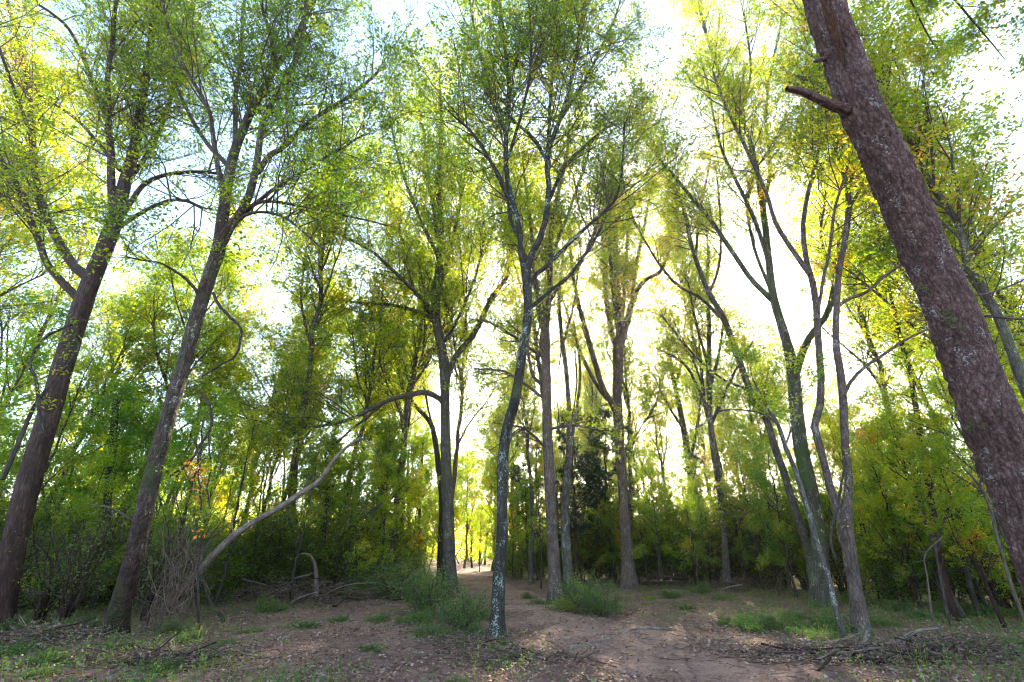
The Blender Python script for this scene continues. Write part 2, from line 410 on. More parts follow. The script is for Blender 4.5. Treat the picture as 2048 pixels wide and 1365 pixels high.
def path():
    L = smooth_line(np.c_[PC, np.zeros(len(PC))], 420)
    t = nrm(np.gradient(L, axis=0)); nx = np.stack([-t[:, 1], t[:, 0]], 1)
    V = []
    n = 15
    for i in range(len(L)):
        wl = 1.25+.25*math.sin(i*.21)+.15*math.sin(i*.61)+rng.normal()*.05
        wr = 1.25+.25*math.sin(i*.17+2)+.15*math.sin(i*.53)+rng.normal()*.05
        for k in range(n):
            s = -wl+(wl+wr)*k/(n-1)
            x, y = L[i, :2]+nx[i]*s
            V.append((x, y, float(gz(x, y))*1+.012))
    idx = np.arange(len(L)*n).reshape(len(L), n)
    F = np.stack([idx[:-1, :-1], idx[:-1, 1:], idx[1:, 1:], idx[1:, :-1]], -1).reshape(-1, 4)
    o = mesh_obj('dirt_track', V, F, M_PATH, None, True); o['kind'] = 'structure'
path()
def path_dist(x, y):
    x = np.atleast_1d(x); y = np.atleast_1d(y)
    L = smooth_line(np.c_[PC, np.zeros(len(PC))], 120)[:, :2]
    return np.sqrt(((np.stack([x, y], -1)[:, None]-L[None])**2).sum(-1)).min(1)

def far_woods():
    """the far side of the forest, one ragged mass of leaves and stems from 62 to 120 m"""
    N = 900; a = rng.uniform(-1.25, 1.25, N); d = rng.uniform(62, 125, N)
    x, y = np.sin(a)*d, np.cos(a)*d
    h = rng.uniform(5, 15, N)*(.75+.25*np.sin(a*9))*(d/90)**.5
    K = 6; P = np.empty((N, K, 3)); 
    for k in range(K): P[:, k] = np.stack([x+rng.normal(size=N)*.25*k, y+rng.normal(size=N)*.25*k, h*k/(K-1)*.95], 1)
    Rr = (.05+h*.007)[:, None]*np.linspace(1, .2, K)[None]
    V, F, B = tubes(P, Rr, 4); o = mesh_obj('distant_forest_stems', V, F, B_DARK, None, True, bark=B); o['kind'] = 'stuff'; o['label'] = 'bare stems in the far forest seen through the trees'
    P1, R1, i1 = children(P, Rr, 16, .05, 1, (1.2, 4.0), (40, 80), .15, 4, .2)
    tl = .45+rng.normal(size=N)*.2
    V, F, T = leaves(P1, 6, .58, tl[i1], spread=.35, t0=.1, aspect=.6)
    o = mesh_obj('distant_forest', V, F, LEAF_YEL, None, tint=T); o['kind'] = 'stuff'; o['label'] = 'hazy yellow-green far forest closing the view'
far_woods()
def haze():
    a, b, z0, z1 = -950, 950, -1.3, 38
    V = [(x, y, z) for z in (z0, z1) for y in (a, b) for x in (a, b)]
    F = [(0, 2, 3, 1), (4, 5, 7, 6), (0, 1, 5, 4), (2, 6, 7, 3), (0, 4, 6, 2), (1, 3, 7, 5)]
    m, t, n, l = mat('haze'); v = n.new('ShaderNodeVolumePrincipled'); v.inputs['Density'].default_value = HAZE
    v.inputs['Color'].default_value = (1, .97, .92, 1); v.inputs['Anisotropy'].default_value = .88
    o = n.new('ShaderNodeOutputMaterial'); l.new(v.outputs[0], o.inputs['Volume'])
    ob = mesh_obj('haze', np.array(V, float), np.array(F), m); ob['kind'] = 'stuff'
HAZE = .0008
haze()

# ------------------------------------------------------------------ traced trees
kw = dict
# 1 leftmost thick trunk
traced_tree('broadleaf_tree', 'thick reddish brown trunk at the left edge, forking into several tall pale limbs', 'tree',
  [(-5, 1262, 66), (8, 1190, 60), (35, 1060, 56), (62, 950, 54), (95, 840, 50), (130, 720, 46), (165, 610, 42), (192, 540, 38), (222, 465, 36), (240, 405, 30), (254, 350, 26), (271, 288, 23), (281, 222, 20), (294, 137, 16), (304, 68, 13), (310, 0, 11)],
  [([(185, 560, 30), (150, 535, 24), (116, 481, 22), (95, 440, 21), (80, 400, 19), (65, 308, 17), (58, 188, 14), (44, 103, 12), (15, 0, 9)], .8, .15),
   ([(160, 600, 22), (95, 530, 17), (72, 465, 16), (34, 369, 14), (0, 315, 12), (-50, 240, 8)], -1.0, .2),
   ([(230, 425, 22), (222, 380, 19), (222, 307, 17), (217, 256, 15), (218, 222, 14), (215, 154, 12), (225, 85, 11), (230, 5, 9)], -1.4, .2),
   ([(220, 250, 13), (185, 164, 11), (164, 109, 9), (137, 58, 8), (102, 27, 7), (70, 0, 6)], -.8, .1),
   ([(250, 370, 13), (300, 300, 10), (330, 230, 9), (350, 150, 7), (365, 60, 5)], 2.0, .1),
   ([(248, 425, 13), (290, 369, 11), (342, 348, 9), (410, 345, 7), (450, 352, 5)], 1.0, .5),
   ([(230, 460, 12), (307, 413, 9), (358, 400, 8), (410, 415, 6)], -1.5, .4),
   ([(55, 250, 10), (20, 160, 8), (-10, 60, 6)], -1.5, .1),
   ([(240, 340, 12), (190, 280, 9), (140, 230, 7), (60, 180, 5)], 1.5, .1)],
  B_BROWN, LEAF, dY=-1.0, tstart=.5, S=36, rough=.12, lm='the leftmost trunk', crown_kw=kw(leaf=0.097, dens=1.0, tint0=.33))
# 2 ringed leaning trunk
traced_tree('broadleaf_tree', 'leaning trunk with pale ringed bark left of the clearing, splitting into mottled limbs', 'tree',
  [(225, 1272, 54), (240, 1215, 48), (262, 1140, 46), (278, 1070, 42), (294, 1002, 39), (318, 900, 36), (342, 815, 34), (369, 723, 32), (388, 655, 31), (403, 604, 30), (420, 550, 29), (437, 501, 29), (444, 450, 26), (454, 376, 22), (468, 308, 20), (492, 246, 18), (513, 205, 16), (547, 143, 13), (585, 85, 11), (625, 10, 9)],
  [([(440, 480, 22), (468, 445, 20), (495, 403, 18), (512, 342, 15), (526, 256, 13), (547, 205, 12), (588, 137, 10), (608, 68, 9), (612, 2, 7)], -1.2, .2),
   ([(516, 345, 14), (540, 310, 12), (565, 295, 11), (608, 253, 9), (666, 212, 8), (702, 190, 7), (760, 140, 5)], .8, .15),
   ([(446, 380, 12), (430, 307, 11), (417, 222, 9), (386, 164, 8), (359, 113, 7), (325, 17, 5)], -1.5, .15),
   ([(470, 290, 11), (471, 191, 9), (482, 120, 8), (488, 10, 6)], 1.5, .1),
   ([(480, 428, 11), (500, 415, 9), (547, 379, 8), (629, 328, 6), (700, 285, 4)], -1.5, .2),
   ([(478, 440, 11), (520, 405, 8), (590, 410, 7), (680, 430, 5), (760, 450, 3)], 2.0, .25),
   ([(430, 540, 9), (480, 440, 7), (560, 430, 6), (640, 490, 4)], -2.0, .3),
   ([(405, 600, 8), (370, 560, 7), (320, 530, 5), (270, 520, 4)], -1.5, .3),
   ([(556, 132, 10), (540, 70, 8), (520, 0, 6)], -1.5, .1),
   ([(460, 335, 12), (400, 270, 9), (350, 170, 7), (310, 60, 5)], 2.5, .2)],
  B_RING, LEAF, dY=-1.2, tstart=.6, S=36, rough=.09, lm='the leaning ringed trunk', crown_kw=kw(leaf=0.097, dens=1.05, tint0=.22))
# 3 forked tree left of the track
traced_tree('broadleaf_tree', 'grey trunk rising straight left of the track, low crooked limb arching off its left side', 'tree',
  [(902, 1186, 28), (899, 1120, 25), (896, 1020, 23), (892, 915, 21), (890, 792, 19), (890, 747, 22), (884, 700, 19), (875, 655, 18), (871, 600, 18), (878, 540, 16), (881, 450, 13), (878, 350, 11), (884, 250, 8), (880, 180, 6)],
  [([(893, 760, 13), (905, 725, 13), (919, 703, 13), (939, 682, 12), (960, 648, 11), (984, 597, 10), (1005, 570, 8), (1018, 546, 8), (1028, 467, 6), (1035, 400, 4)], 2.0, .35),
   ([(889, 810, 13), (880, 798, 12), (850, 785, 11), (813, 792, 10), (768, 805, 9), (700, 840, 8), (630, 855, 6), (560, 858, 4)], -2.0, .55),
   ([(768, 805, 8), (735, 835, 6), (700, 862, 5), (660, 900, 4)], -1.0, .6),
   ([(874, 655, 11), (866, 640, 10), (845, 600, 9), (826, 576, 9), (813, 518, 8), (795, 440, 6), (770, 350, 4)], 2.0, .2),
   ([(873, 630, 9), (835, 590, 8), (790, 545, 7), (740, 500, 6), (680, 470, 4)], -2.5, .25),
   ([(876, 650, 9), (840, 625, 8), (780, 610, 7), (710, 605, 5), (650, 590, 3)], 2.5, .3),
   ([(880, 520, 9), (840, 440, 7), (800, 330, 5), (780, 240, 4)], -2.0, .1),
   ([(879, 580, 9), (905, 480, 7), (925, 380, 6), (940, 280, 4)], 1.5, .1),
   ([(880, 480, 9), (860, 380, 7), (850, 290, 5), (835, 200, 4)], 2.5, .1),
   ([(884, 690, 8), (915, 640, 6), (950, 560, 5), (970, 480, 3)], -2.0, .3)],
  B_GREY, LEAF, tstart=.42, S=24, lm='the grey forked trunk', crown_kw=kw(n1=19, leaf=0.129, fine=False, dens=.95, tint0=.42, L1=(2.2, 5.5)))
# 3b thin dark trunk behind it
traced_tree('broadleaf_tree', 'slender dark trunk bending behind the grey forked trunk, close beside it', 'tree',
  [(879, 1168, 14), (882, 1080, 13), (884, 1002, 12), (878, 940, 12), (872, 894, 11), (864, 853, 10), (850, 832, 9), (825, 805, 8), (805, 770, 7), (790, 700, 5)],
  [([(830, 812, 6), (800, 790, 5), (770, 740, 4), (755, 660, 3)], 1.0, .2), ([(868, 870, 5), (850, 780, 4), (845, 700, 3)], -1, .3)],
  B_DARK, LEAF_YEL, tstart=.6, S=14, crown_kw=kw(leaf=0.129, fine=False, dens=.8, tint0=.35, L1=(1, 2.6)))
# 4 speckled tree front centre
traced_tree('broadleaf_tree', 'dark curving trunk speckled with pale lichen, nearest tree at the centre of the clearing', 'tree',
  [(994, 1280, 34), (995, 1235, 27), (997, 1190, 26), (1000, 1130, 25), (1004, 1071, 23), (1004, 968, 21), (1007, 905, 21), (1016, 850, 21), (1028, 809, 20), (1038, 755, 19), (1045, 706, 18), (1054, 650, 18), (1056, 610, 17), (1052, 546, 19), (1043, 510, 12), (1040, 470, 12), (1030, 420, 11), (1015, 360, 10), (1012, 280, 9), (1018, 180, 8), (1010, 90, 7), (1000, 5, 6)],
  [([(1052, 550, 15), (1062, 511, 14), (1080, 478, 13), (1091, 440, 12), (1097, 370, 11), (1092, 315, 10), (1115, 250, 9), (1135, 190, 8), (1150, 120, 7), (1165, 20, 5)], -1.0, .25),
   ([(1093, 320, 8), (1070, 280, 7), (1040, 250, 6), (1010, 225, 4)], 1.2, .2),
   ([(1096, 350, 8), (1096, 270, 7), (1100, 180, 6), (1108, 80, 5), (1110, 5, 4)], 1.5, .1),
   ([(1055, 585, 11), (1070, 550, 10), (1086, 539, 9), (1130, 494, 8), (1178, 450, 7), (1230, 400, 6), (1245, 330, 5), (1250, 250, 4)], -1.2, .35),
   ([(1056, 620, 9), (1090, 590, 8), (1141, 546, 7), (1195, 467, 6), (1225, 380, 5)], 1.5, .35),
   ([(1098, 400, 8), (1130, 335, 7), (1170, 290, 6), (1225, 245, 4)], 1.0, .15),
   ([(1040, 480, 8), (1020, 440, 7), (1012, 380, 6), (980, 320, 5), (930, 280, 4)], 1.6, .15),
   ([(1030, 430, 8), (990, 340, 6), (950, 270, 5), (905, 230, 3)], -1.6, .15),
   ([(1013, 270, 7), (980, 190, 6), (960, 110, 5), (940, 10, 3)], 1.0, .1),
   ([(1118, 245, 7), (1170, 160, 6), (1210, 80, 5), (1240, 0, 3)], .8, .1),
   ([(1014, 320, 7), (1045, 220, 6), (1060, 120, 5), (1055, 10, 3)], -1.5, .1)],
  B_SPECK, LEAF, dY=-.6, tstart=.55, S=40, rough=.07, lm='the lichen-speckled trunk', crown_kw=kw(leaf=0.095, dens=1.15, tint0=.30))
# 5 straight trunk right of the track
traced_tree('broadleaf_tree', 'straight brown trunk just right of the track with dead brown twigs around its upper part', 'tree',
  [(1112, 1206, 31), (1109, 1150, 25), (1103, 1037, 22), (1097, 915, 21), (1094, 840, 19), (1093, 757, 18), (1090, 672, 19), (1094, 630, 13), (1099, 590, 12), (1100, 540, 11), (1104, 450, 10), (1120, 370, 8), (1135, 300, 6)],
  [([(1092, 800, 7), (1050, 770, 6), (1010, 745, 5), (960, 740, 3)], 1.5, .1), ([(1094, 900, 6), (1050, 860, 5), (1000, 850, 3)], -1, .1), ([(1092, 720, 6), (1050, 690, 5), (990, 650, 4), (950, 640, 3)], 1, .1),
   ([(1096, 860, 6), (1150, 850, 5), (1200, 860, 3)], 1, .1), ([(1089, 665, 12), (1080, 638, 11), (1076, 597, 10), (1068, 540, 9), (1062, 450, 7), (1050, 360, 5)], 1.5, .4),
   ([(1101, 600, 9), (1120, 570, 8), (1150, 545, 7), (1180, 490, 5), (1210, 400, 4)], -1.5, .3),
   ([(1085, 770, 8), (1065, 750, 7), (1055, 700, 6), (1055, 650, 4)], -1, .6),
   ([(1100, 520, 8), (1140, 420, 6), (1170, 330, 5), (1190, 260, 3)], 2, .1),
   ([(1078, 600, 8), (1045, 500, 6), (1020, 420, 4)], -2, .3)],
  B_PINK, LEAF, tstart=.36, S=28, lm='the straight brown trunk', crown_kw=kw(n1=20, leaf=0.118, fine=False, dens=.7, tint0=.5, dead=.25, L1=(1.2, 3)))
traced_tree('broadleaf_tree', 'crooked trunk wrapped in dry vines, standing tight behind the straight brown trunk', 'tree',
  [(1140, 1182, 22), (1133, 1110, 19), (1130, 1036, 17), (1132, 980, 15), (1138, 900, 12), (1138, 820, 10), (1132, 740, 9), (1122, 660, 8), (1118, 600, 7), (1125, 520, 5)],
  [([(1136, 930, 7), (1150, 830, 6), (1160, 740, 5), (1148, 650, 4)], 1.5, .5), ([(1126, 690, 5), (1150, 600, 4), (1158, 520, 3)], -1, .2)],
  B_LICH, LEAF_YEL, tstart=.7, S=20, rough=.25, crown_kw=kw(leaf=0.118, fine=False, dens=.5, tint0=.35, dead=.4, L1=(1, 2.4)))
# 6 tree in front of the sun
traced_tree('broadleaf_tree', 'dark trunk fanning into many upright limbs directly left of the low sun', 'tree',
  [(1260, 1177, 36), (1256, 1130, 27), (1250, 1037, 21), (1243, 940, 19), (1240, 911, 19), (1237, 850, 21), (1234, 790, 19), (1236, 740, 20), (1236, 700, 21), (1240, 660, 15), (1236, 590, 12), (1232, 520, 10), (1230, 440, 8), (1226, 380, 6)],
  [([(1236, 835, 14), (1223, 805, 13), (1206, 778, 12), (1182, 699, 11), (1168, 650, 10), (1158, 610, 8), (1148, 562, 7), (1140, 480, 5)], -1.5, .35),
   ([(1215, 800, 9), (1190, 765, 8), (1165, 715, 7), (1145, 660, 5), (1125, 600, 4)], 2, .4),
   ([(1240, 690, 15), (1250, 662, 14), (1264, 604, 12), (1281, 570, 10), (1300, 555, 8), (1322, 542, 6), (1340, 500, 4)], -1.5, .25),
   ([(1264, 604, 9), (1272, 540, 8), (1288, 460, 6), (1300, 390, 4)], 1.5, .1),
   ([(1235, 700, 12), (1223, 662, 11), (1214, 600, 9), (1210, 540, 8), (1205, 450, 6)], 1.5, .25),
   ([(1238, 680, 9), (1228, 600, 8), (1221, 520, 7), (1220, 420, 5)], -2, .2),
   ([(1244, 660, 9), (1250, 570, 7), (1255, 480, 6), (1262, 400, 4)], 2.5, .2)],
  B_PINK, LEAF, tstart=.45, S=28, lm='the trunk beside the sun', crown_kw=kw(n1=20, leaf=0.129, fine=False, dens=.75, tint0=.55, L1=(1.2, 3.2)))
# 7 thin brown trunk further back
traced_tree('broadleaf_tree', 'small reddish brown trunk further back, between the vine-wrapped trunk and the fanning dark trunk', 'tree',
  [(1181, 1124, 13), (1180, 1050, 11), (1177, 968, 9), (1176, 900, 8), (1172, 830, 6), (1170, 770, 4)],
  [([(1177, 940, 5), (1150, 880, 4), (1130, 840, 3)], 2, .2), ([(1176, 900, 5), (1205, 850, 4), (1220, 800, 3)], -2, .2), ([(1178, 990, 4), (1215, 960, 3), (1240, 940, 2)], -2, .2)],
  B_BROWN, NEEDLE, tstart=.4, S=14, crown_kw=kw(leaf=0.258, fine=False, dens=.9, tint0=.4, L1=(2, 5), cols=.15))
# 8
traced_tree('broadleaf_tree', 'grey trunk with spreading bare limbs in front of dense green bushes, right of the sun', 'tree',
  [(1453, 1176, 19), (1451, 1110, 15), (1449, 1070, 14), (1442, 1000, 13), (1435, 951, 13), (1427, 900, 13), (1421, 850, 12), (1418, 774, 11), (1418, 700, 10), (1418, 640, 8), (1414, 570, 7), (1416, 500, 5)],
  [([(1420, 830, 8), (1402, 790, 7), (1378, 740, 6), (1352, 715, 5), (1320, 700, 3)], 2, .3),
   ([(1422, 850, 8), (1448, 790, 7), (1470, 740, 5), (1500, 690, 4)], -2, .2),
   ([(1420, 780, 7), (1440, 700, 6), (1450, 620, 4)], 2, .2),
   ([(1418, 740, 6), (1390, 640, 5), (1375, 560, 3)], -2, .2)],
  B_GREY, LEAF, tstart=.55, S=20, lm='the grey trunk in front of the bushes', crown_kw=kw(leaf=0.129, fine=False, dens=.8, tint0=.62, L1=(1.2, 3)))
traced_tree('broadleaf_tree', 'grey-green trunk just left of the grey trunk with spreading limbs, half buried in bushes', 'tree',
  [(1402, 1160, 22), (1394, 1060, 18), (1383, 980, 16), (1374, 900, 13), (1360, 820, 11), (1345, 750, 9), (1335, 680, 6)],
  [([(1378, 930, 8), (1395, 850, 6), (1405, 770, 4)], 2, .3), ([(1368, 860, 7), (1335, 810, 5), (1310, 760, 3)], -2, .3), ([(1350, 780, 6), (1365, 700, 4), (1370, 640, 3)], 1, .2)],
  B_MOSS, LEAF, tstart=.55, S=18, crown_kw=kw(leaf=0.139, fine=False, dens=.8, tint0=.6, L1=(1.2, 3)))
# 9 slanting trunk
traced_tree('broadleaf_tree', 'slim trunk slanting up to the left, starting beside the big mossy twin trunk', 'tree',
  [(1634, 1200, 24), (1618, 1110, 20), (1602, 1053, 18), (1582, 995, 16), (1568, 945, 15), (1551, 900, 15), (1534, 842, 14), (1515, 805, 14), (1500, 781, 13), (1476, 716, 13), (1449, 641, 13), (1418, 586, 11), (1391, 518, 9), (1378, 470, 8), (1368, 420, 7), (1340, 360, 6), (1310, 300, 5), (1285, 250, 4)],
  [([(1440, 635, 8), (1401, 596, 7), (1350, 566, 6), (1300, 500, 5), (1260, 420, 4), (1240, 330, 3)], -1, .35),
   ([(1390, 520, 6), (1400, 430, 5), (1420, 330, 4)], 1.5, .2), ([(1418, 590, 6), (1440, 520, 5), (1440, 430, 4), (1430, 350, 3)], -1.5, .2),
   ([(1500, 781, 6), (1440, 755, 5), (1380, 700, 4), (1330, 640, 3)], 1.5, .4)],
  B_GREY, LEAF, tstart=.55, S=20, lm='the slanting trunk', crown_kw=kw(leaf=0.108, dens=.8, tint0=.6))
# 10 mossy twin trunk
traced_tree('broadleaf_tree', 'large mossy green trunk that splits high into a wide fork, right side of the clearing', 'tree',
  [(1645, 1212, 48), (1641, 1150, 38), (1638, 1080, 34), (1627, 1010, 32), (1614, 950, 31), (1602, 900, 31), (1595, 840, 29), (1590, 790, 28), (1586, 740, 26), (1576, 695, 21), (1566, 660, 19), (1552, 615, 18), (1544, 580, 17), (1537, 518, 15), (1530, 450, 13), (1520, 380, 12), (1505, 300, 10), (1480, 230, 8), (1440, 150, 7), (1415, 80, 6), (1400, 20, 5)],
  [([(1592, 745, 20), (1606, 702, 17), (1623, 668, 15), (1642, 645, 14), (1657, 620, 14), (1668, 570, 12), (1678, 500, 10), (1700, 430, 9), (1735, 380, 7), (1790, 330, 5)], -1.5, .3),
   ([(1542, 600, 12), (1528, 585, 12), (1497, 552, 11), (1462, 501, 10), (1428, 450, 9), (1380, 390, 8), (1330, 330, 7), (1290, 280, 5)], 1.0, .25),
   ([(1538, 530, 10), (1516, 460, 9), (1490, 400, 8), (1460, 340, 7), (1440, 290, 5), (1420, 200, 4)], -1.2, .2),
   ([(1526, 420, 9), (1540, 330, 8), (1530, 240, 7), (1540, 140, 6), (1560, 40, 4)], 1.5, .1),
   ([(1545, 590, 8), (1510, 500, 7), (1495, 410, 6), (1505, 330, 5), (1470, 240, 3)], 2.0, .2),
   ([(1670, 560, 7), (1640, 470, 6), (1650, 380, 5), (1620, 280, 4)], -1.5, .15),
   ([(1480, 230, 6), (1500, 150, 5), (1490, 60, 4)], -1.5, .05)],
  B_MOSS, LEAF, dY=-1.0, tstart=.62, S=36, rough=.08, lm='the mossy forked trunk', crown_kw=kw(leaf=0.102, dens=1.1, tint0=.42, fine=False))
# 11 + 12 pink tree with pale second stem
traced_tree('broadleaf_tree', 'pinkish pale trunk with a second lichen-spotted stem forking from its lower part', 'tree',
  [(1721, 1262, 36), (1714, 1200, 31), (1706, 1150, 30), (1698, 1100, 31), (1690, 1055, 34), (1695, 1000, 20), (1697, 950, 17), (1691, 900, 17), (1686, 800, 17), (1680, 740, 17), (1672, 689, 15), (1673, 620, 14), (1678, 540, 13), (1690, 480, 13), (1697, 400, 13), (1685, 340, 10), (1668, 280, 9), (1655, 230, 8), (1640, 150, 7), (1630, 60, 6)],
  [([(1685, 1050, 20), (1667, 1002, 18), (1657, 951, 17), (1643, 905, 17), (1632, 870, 17), (1630, 845, 17), (1640, 815, 17), (1642, 760, 16), (1638, 700, 15), (1634, 640, 15), (1633, 590, 15), (1620, 545, 12), (1612, 500, 11), (1609, 450, 10), (1620, 380, 9), (1640, 300, 8), (1645, 230, 6), (1630, 150, 5)], .8, .62),
   ([(1620, 550, 12), (1600, 525, 11), (1570, 480, 10), (1548, 440, 9), (1530, 380, 8), (1495, 300, 7), (1460, 230, 6), (1430, 150, 5)], 1.2, .3),
   ([(1677, 612, 9), (1700, 596, 9), (1732, 583, 8), (1769, 552, 7), (1807, 528, 5)], -.6, .95),
   ([(1690, 785, 9), (1705, 760, 8), (1732, 733, 8), (1793, 692, 7), (1851, 661, 5)], -.6, .85),
   ([(1634, 640, 8), (1645, 560, 7), (1660, 500, 7), (1670, 420, 6), (1700, 330, 4)], -1, .3),
   ([(1697, 420, 8), (1730, 350, 6), (1740, 260, 5), (1735, 160, 4)], 1.2, .1),
   ([(1696, 380, 7), (1720, 300, 6), (1760, 240, 5), (1800, 200, 3)], -.5, .1)],
  B_PINK, LEAF, dY=-1.0, tstart=.65, S=36, rough=.08, lm='the pinkish double-stemmed trunk', crown_kw=kw(leaf=0.095, dens=1.0, tint0=.35))
# 13 thin slanted sapling
traced_tree('broadleaf_tree', 'thin grey sapling stem slanting left in front of the pinkish trunk', 'tree',
  [(1689, 1282, 13), (1672, 1220, 12), (1658, 1160, 12), (1645, 1120, 12), (1632, 1080, 12), (1618, 1030, 12), (1602, 978, 11), (1588, 935, 10), (1571, 895, 10), (1556, 850, 8), (1535, 815, 7), (1515, 780, 5)],
  [([(1570, 895, 5), (1590, 830, 4), (1600, 790, 3)], .5, .2), ([(1556, 850, 5), (1520, 825, 4), (1450, 820, 3), (1400, 850, 2)], .5, .3)],
  B_LICH, LEAF_YEL, tstart=.75, S=16, crown_kw=kw(leaf=0.086, dens=.6, tint0=.3, L1=(.6, 1.5)), trunk_ext=.5)
# 14 dead snag
traced_tree('dead_tree', 'bare spiky brown snag rising between the pinkish trunk and the huge leaning trunk', 'dead tree',
  [(1902, 1218, 19), (1880, 1120, 17), (1862, 1000, 15), (1845, 900, 14), (1832, 820, 13), (1822, 760, 12), (1811, 715, 10), (1802, 680, 9), (1792, 640, 7), (1783, 600, 6), (1773, 552, 4)],
  [([(1826, 775, 4), (1870, 700, 3), (1890, 660, 2)], -.5, 1), ([(1812, 720, 3), (1770, 705, 3), (1740, 715, 2)], .5, 1), ([(1832, 800, 4), (1800, 790, 3), (1750, 800, 2)], .5, 1)]
  + [([(1845-k*9, 880-k*42, 3), (1845-k*9+(-1)**k*10, 872-k*42, 2)], .05*(-1)**k, 1) for k in range(8)],
  B_BROWN, None, Y=13.2, S=14, trunk_ext=0, rough=.2)
# 15 huge leaning trunk on the right, leaning over the camera side
def big_tree():
    pts = [(2196, 1400, 178, 6.75), (2168, 1340, 152, 6.7), (2128, 1230, 140, 6.6), (2095, 1130, 136, 6.5), (2066, 1036, 134, 6.4), (2022, 930, 130, 6.3), (1985, 850, 124, 6.15), (1957, 775, 117, 6.0), (1925, 690, 111, 5.85),
           (1898, 620, 103, 5.7), (1860, 530, 97, 5.5), (1826, 450, 94, 5.3), (1783, 345, 92, 5.0), (1748, 270, 88, 4.8), (1715, 200, 82, 4.6), (1685, 110, 78, 4.4), (1658, 40, 76, 4.2), (1630, -60, 74, 4.0), (1605, -150, 70, 3.85)]
    tp = []
    for x, y, w_, Y in pts:
        q = at(x, y, Y); dep = np.dot(q-np.array([0, 0, CAMH]), [0, CP, SP])
        tp.append([*q, w_/2*dep/FPX/math.sqrt(1+((x-1024)/FPX)**2*.85)])
    tp[0][2] = float(gz(tp[0][0], tp[0][1]))-.1
    a, b = np.array(tp[-1]), np.array(tp[-2]); d = nrm((a-b)[:3])
    tp.append([*(a[:3]+d*2.5), a[3]*.6]); tp.append([*(a[:3]+d*5), .02])
    L = smooth_line(tp, 440); P = L[:, :3]; Rr = L[:, 3]
    loc = tuple(P[0])
    root = empty('broadleaf_tree', loc, 'huge rough-barked trunk at the right leaning over the clearing, torn scar near the top', 'tree')
    inv = Matrix.Translation(-Vector(loc))
    V, F, B = trunk_mesh(P, Rr, 120, .30, .25)
    o = mesh_obj('trunk', V, F, B_TRUNK, root, True, bark=B); o.matrix_parent_inverse = inv
    # torn scar: strip of raised bare wood following the trunk surface towards the camera
    def surf(px, py):   # point of trunk surface seen at this pixel: nearest ring point facing the camera
        best = None; C = np.array([0, 0, CAMH]); d = nrm(ray(px, py))
        q = V-C; tt = q@d; dist = np.linalg.norm(q-tt[:, None]*d, axis=1)
        ok = dist < .06
        k = np.argmin(np.where(ok, tt, 1e9)) if ok.any() else np.argmin(dist)
        return V[k], d
    rows = [((1640, -30), (1652, -30)), ((1642, 0), (1658, 0)), ((1650, 25), (1668, 22)), ((1653, 55), (1674, 50)), ((1662, 85), (1690, 85)), ((1672, 108), (1697, 110)), ((1680, 126), (1694, 134)), ((1686, 136), (1690, 139))]
    VV, n = [], 7
    for (ax, ay), (bx, by) in rows:
        A, da = surf(ax, ay); Bp, db = surf(bx, by)
        for k in range(n):
            t = k/(n-1); p = A*(1-t)+Bp*t; dd = nrm(da+db)
            ln = .012+.03*math.sin(math.pi*t)
            VV.append(p-dd*(ln+rng.normal()*.006))
    idx = np.arange(len(VV)).reshape(-1, n)
    F2 = np.stack([idx[:-1, :-1], idx[:-1, 1:], idx[1:, 1:], idx[1:, :-1]], -1).reshape(-1, 4)
    s = mesh_obj('bark_scar', np.array(VV), F2, B_RAW, root, True, bark=np.array(VV)); s.matrix_parent_inverse = inv
    s['label'] = 'torn reddish strip of bare wood'
    def stub(px, Yoff, name='branch_stub', m=B_TRUNK, bend=0):
        q = []
        for i, (x, y, w_) in enumerate(px):
            Yb = np.interp(-y, [-p[1] for p in pts], [p[3] for p in pts])+Yoff*i/(len(px)-1)
            p = at(x, y, Yb); dep = np.dot(p-np.array([0, 0, CAMH]), [0, CP, SP]); q.append([*p, w_/2*dep/FPX])
        Lk = smooth_line(q, 26); V3, F3, B3 = trunk_mesh(Lk[:, :3], Lk[:, 3], 14, .3)
        so = mesh_obj(name, V3, F3, m, root, True, bark=B3); so.matrix_parent_inverse = inv
    stub([(1728, 232, 34), (1700, 222, 23), (1668, 213, 18), (1640, 200, 16), (1610, 187, 14), (1590, 181, 13), (1573, 178, 9)], -.15)
    stub([(1672, 112, 14), (1650, 118, 11), (1632, 122, 8), (1627, 124, 4)], .05)
    stub([(1930, 600, 10), (1945, 592, 6), (1985, 585, 4), (2048, 560, 3)], .2)
    stub([(1925, 640, 8), (1960, 632, 6), (2010, 636, 5), (2060, 640, 4)], .2)
    # small leafy sprigs on the trunk
    spr = []
    for (x, y) in ((1845, 590), (1912, 655), (1905, 640), (1955, 875)):
        p, d = surf(x, y); spr.append(np.stack([p-d*.01+d*(-.06)*k+np.array([rng.normal()*.04, 0, .05])*k for k in range(4)]))
    Vl, Fl, Tl = leaves(np.array(spr), 14, .07, np.full(4, .1), spread=.025, t0=.1, aspect=.3)
    so = mesh_obj('sprigs', Vl, Fl, LEAF_LOW, root, tint=Tl); so.matrix_parent_inverse = inv
    # crown above the frame and the limbs that come back down into it on the right
    lp, lr = [], []
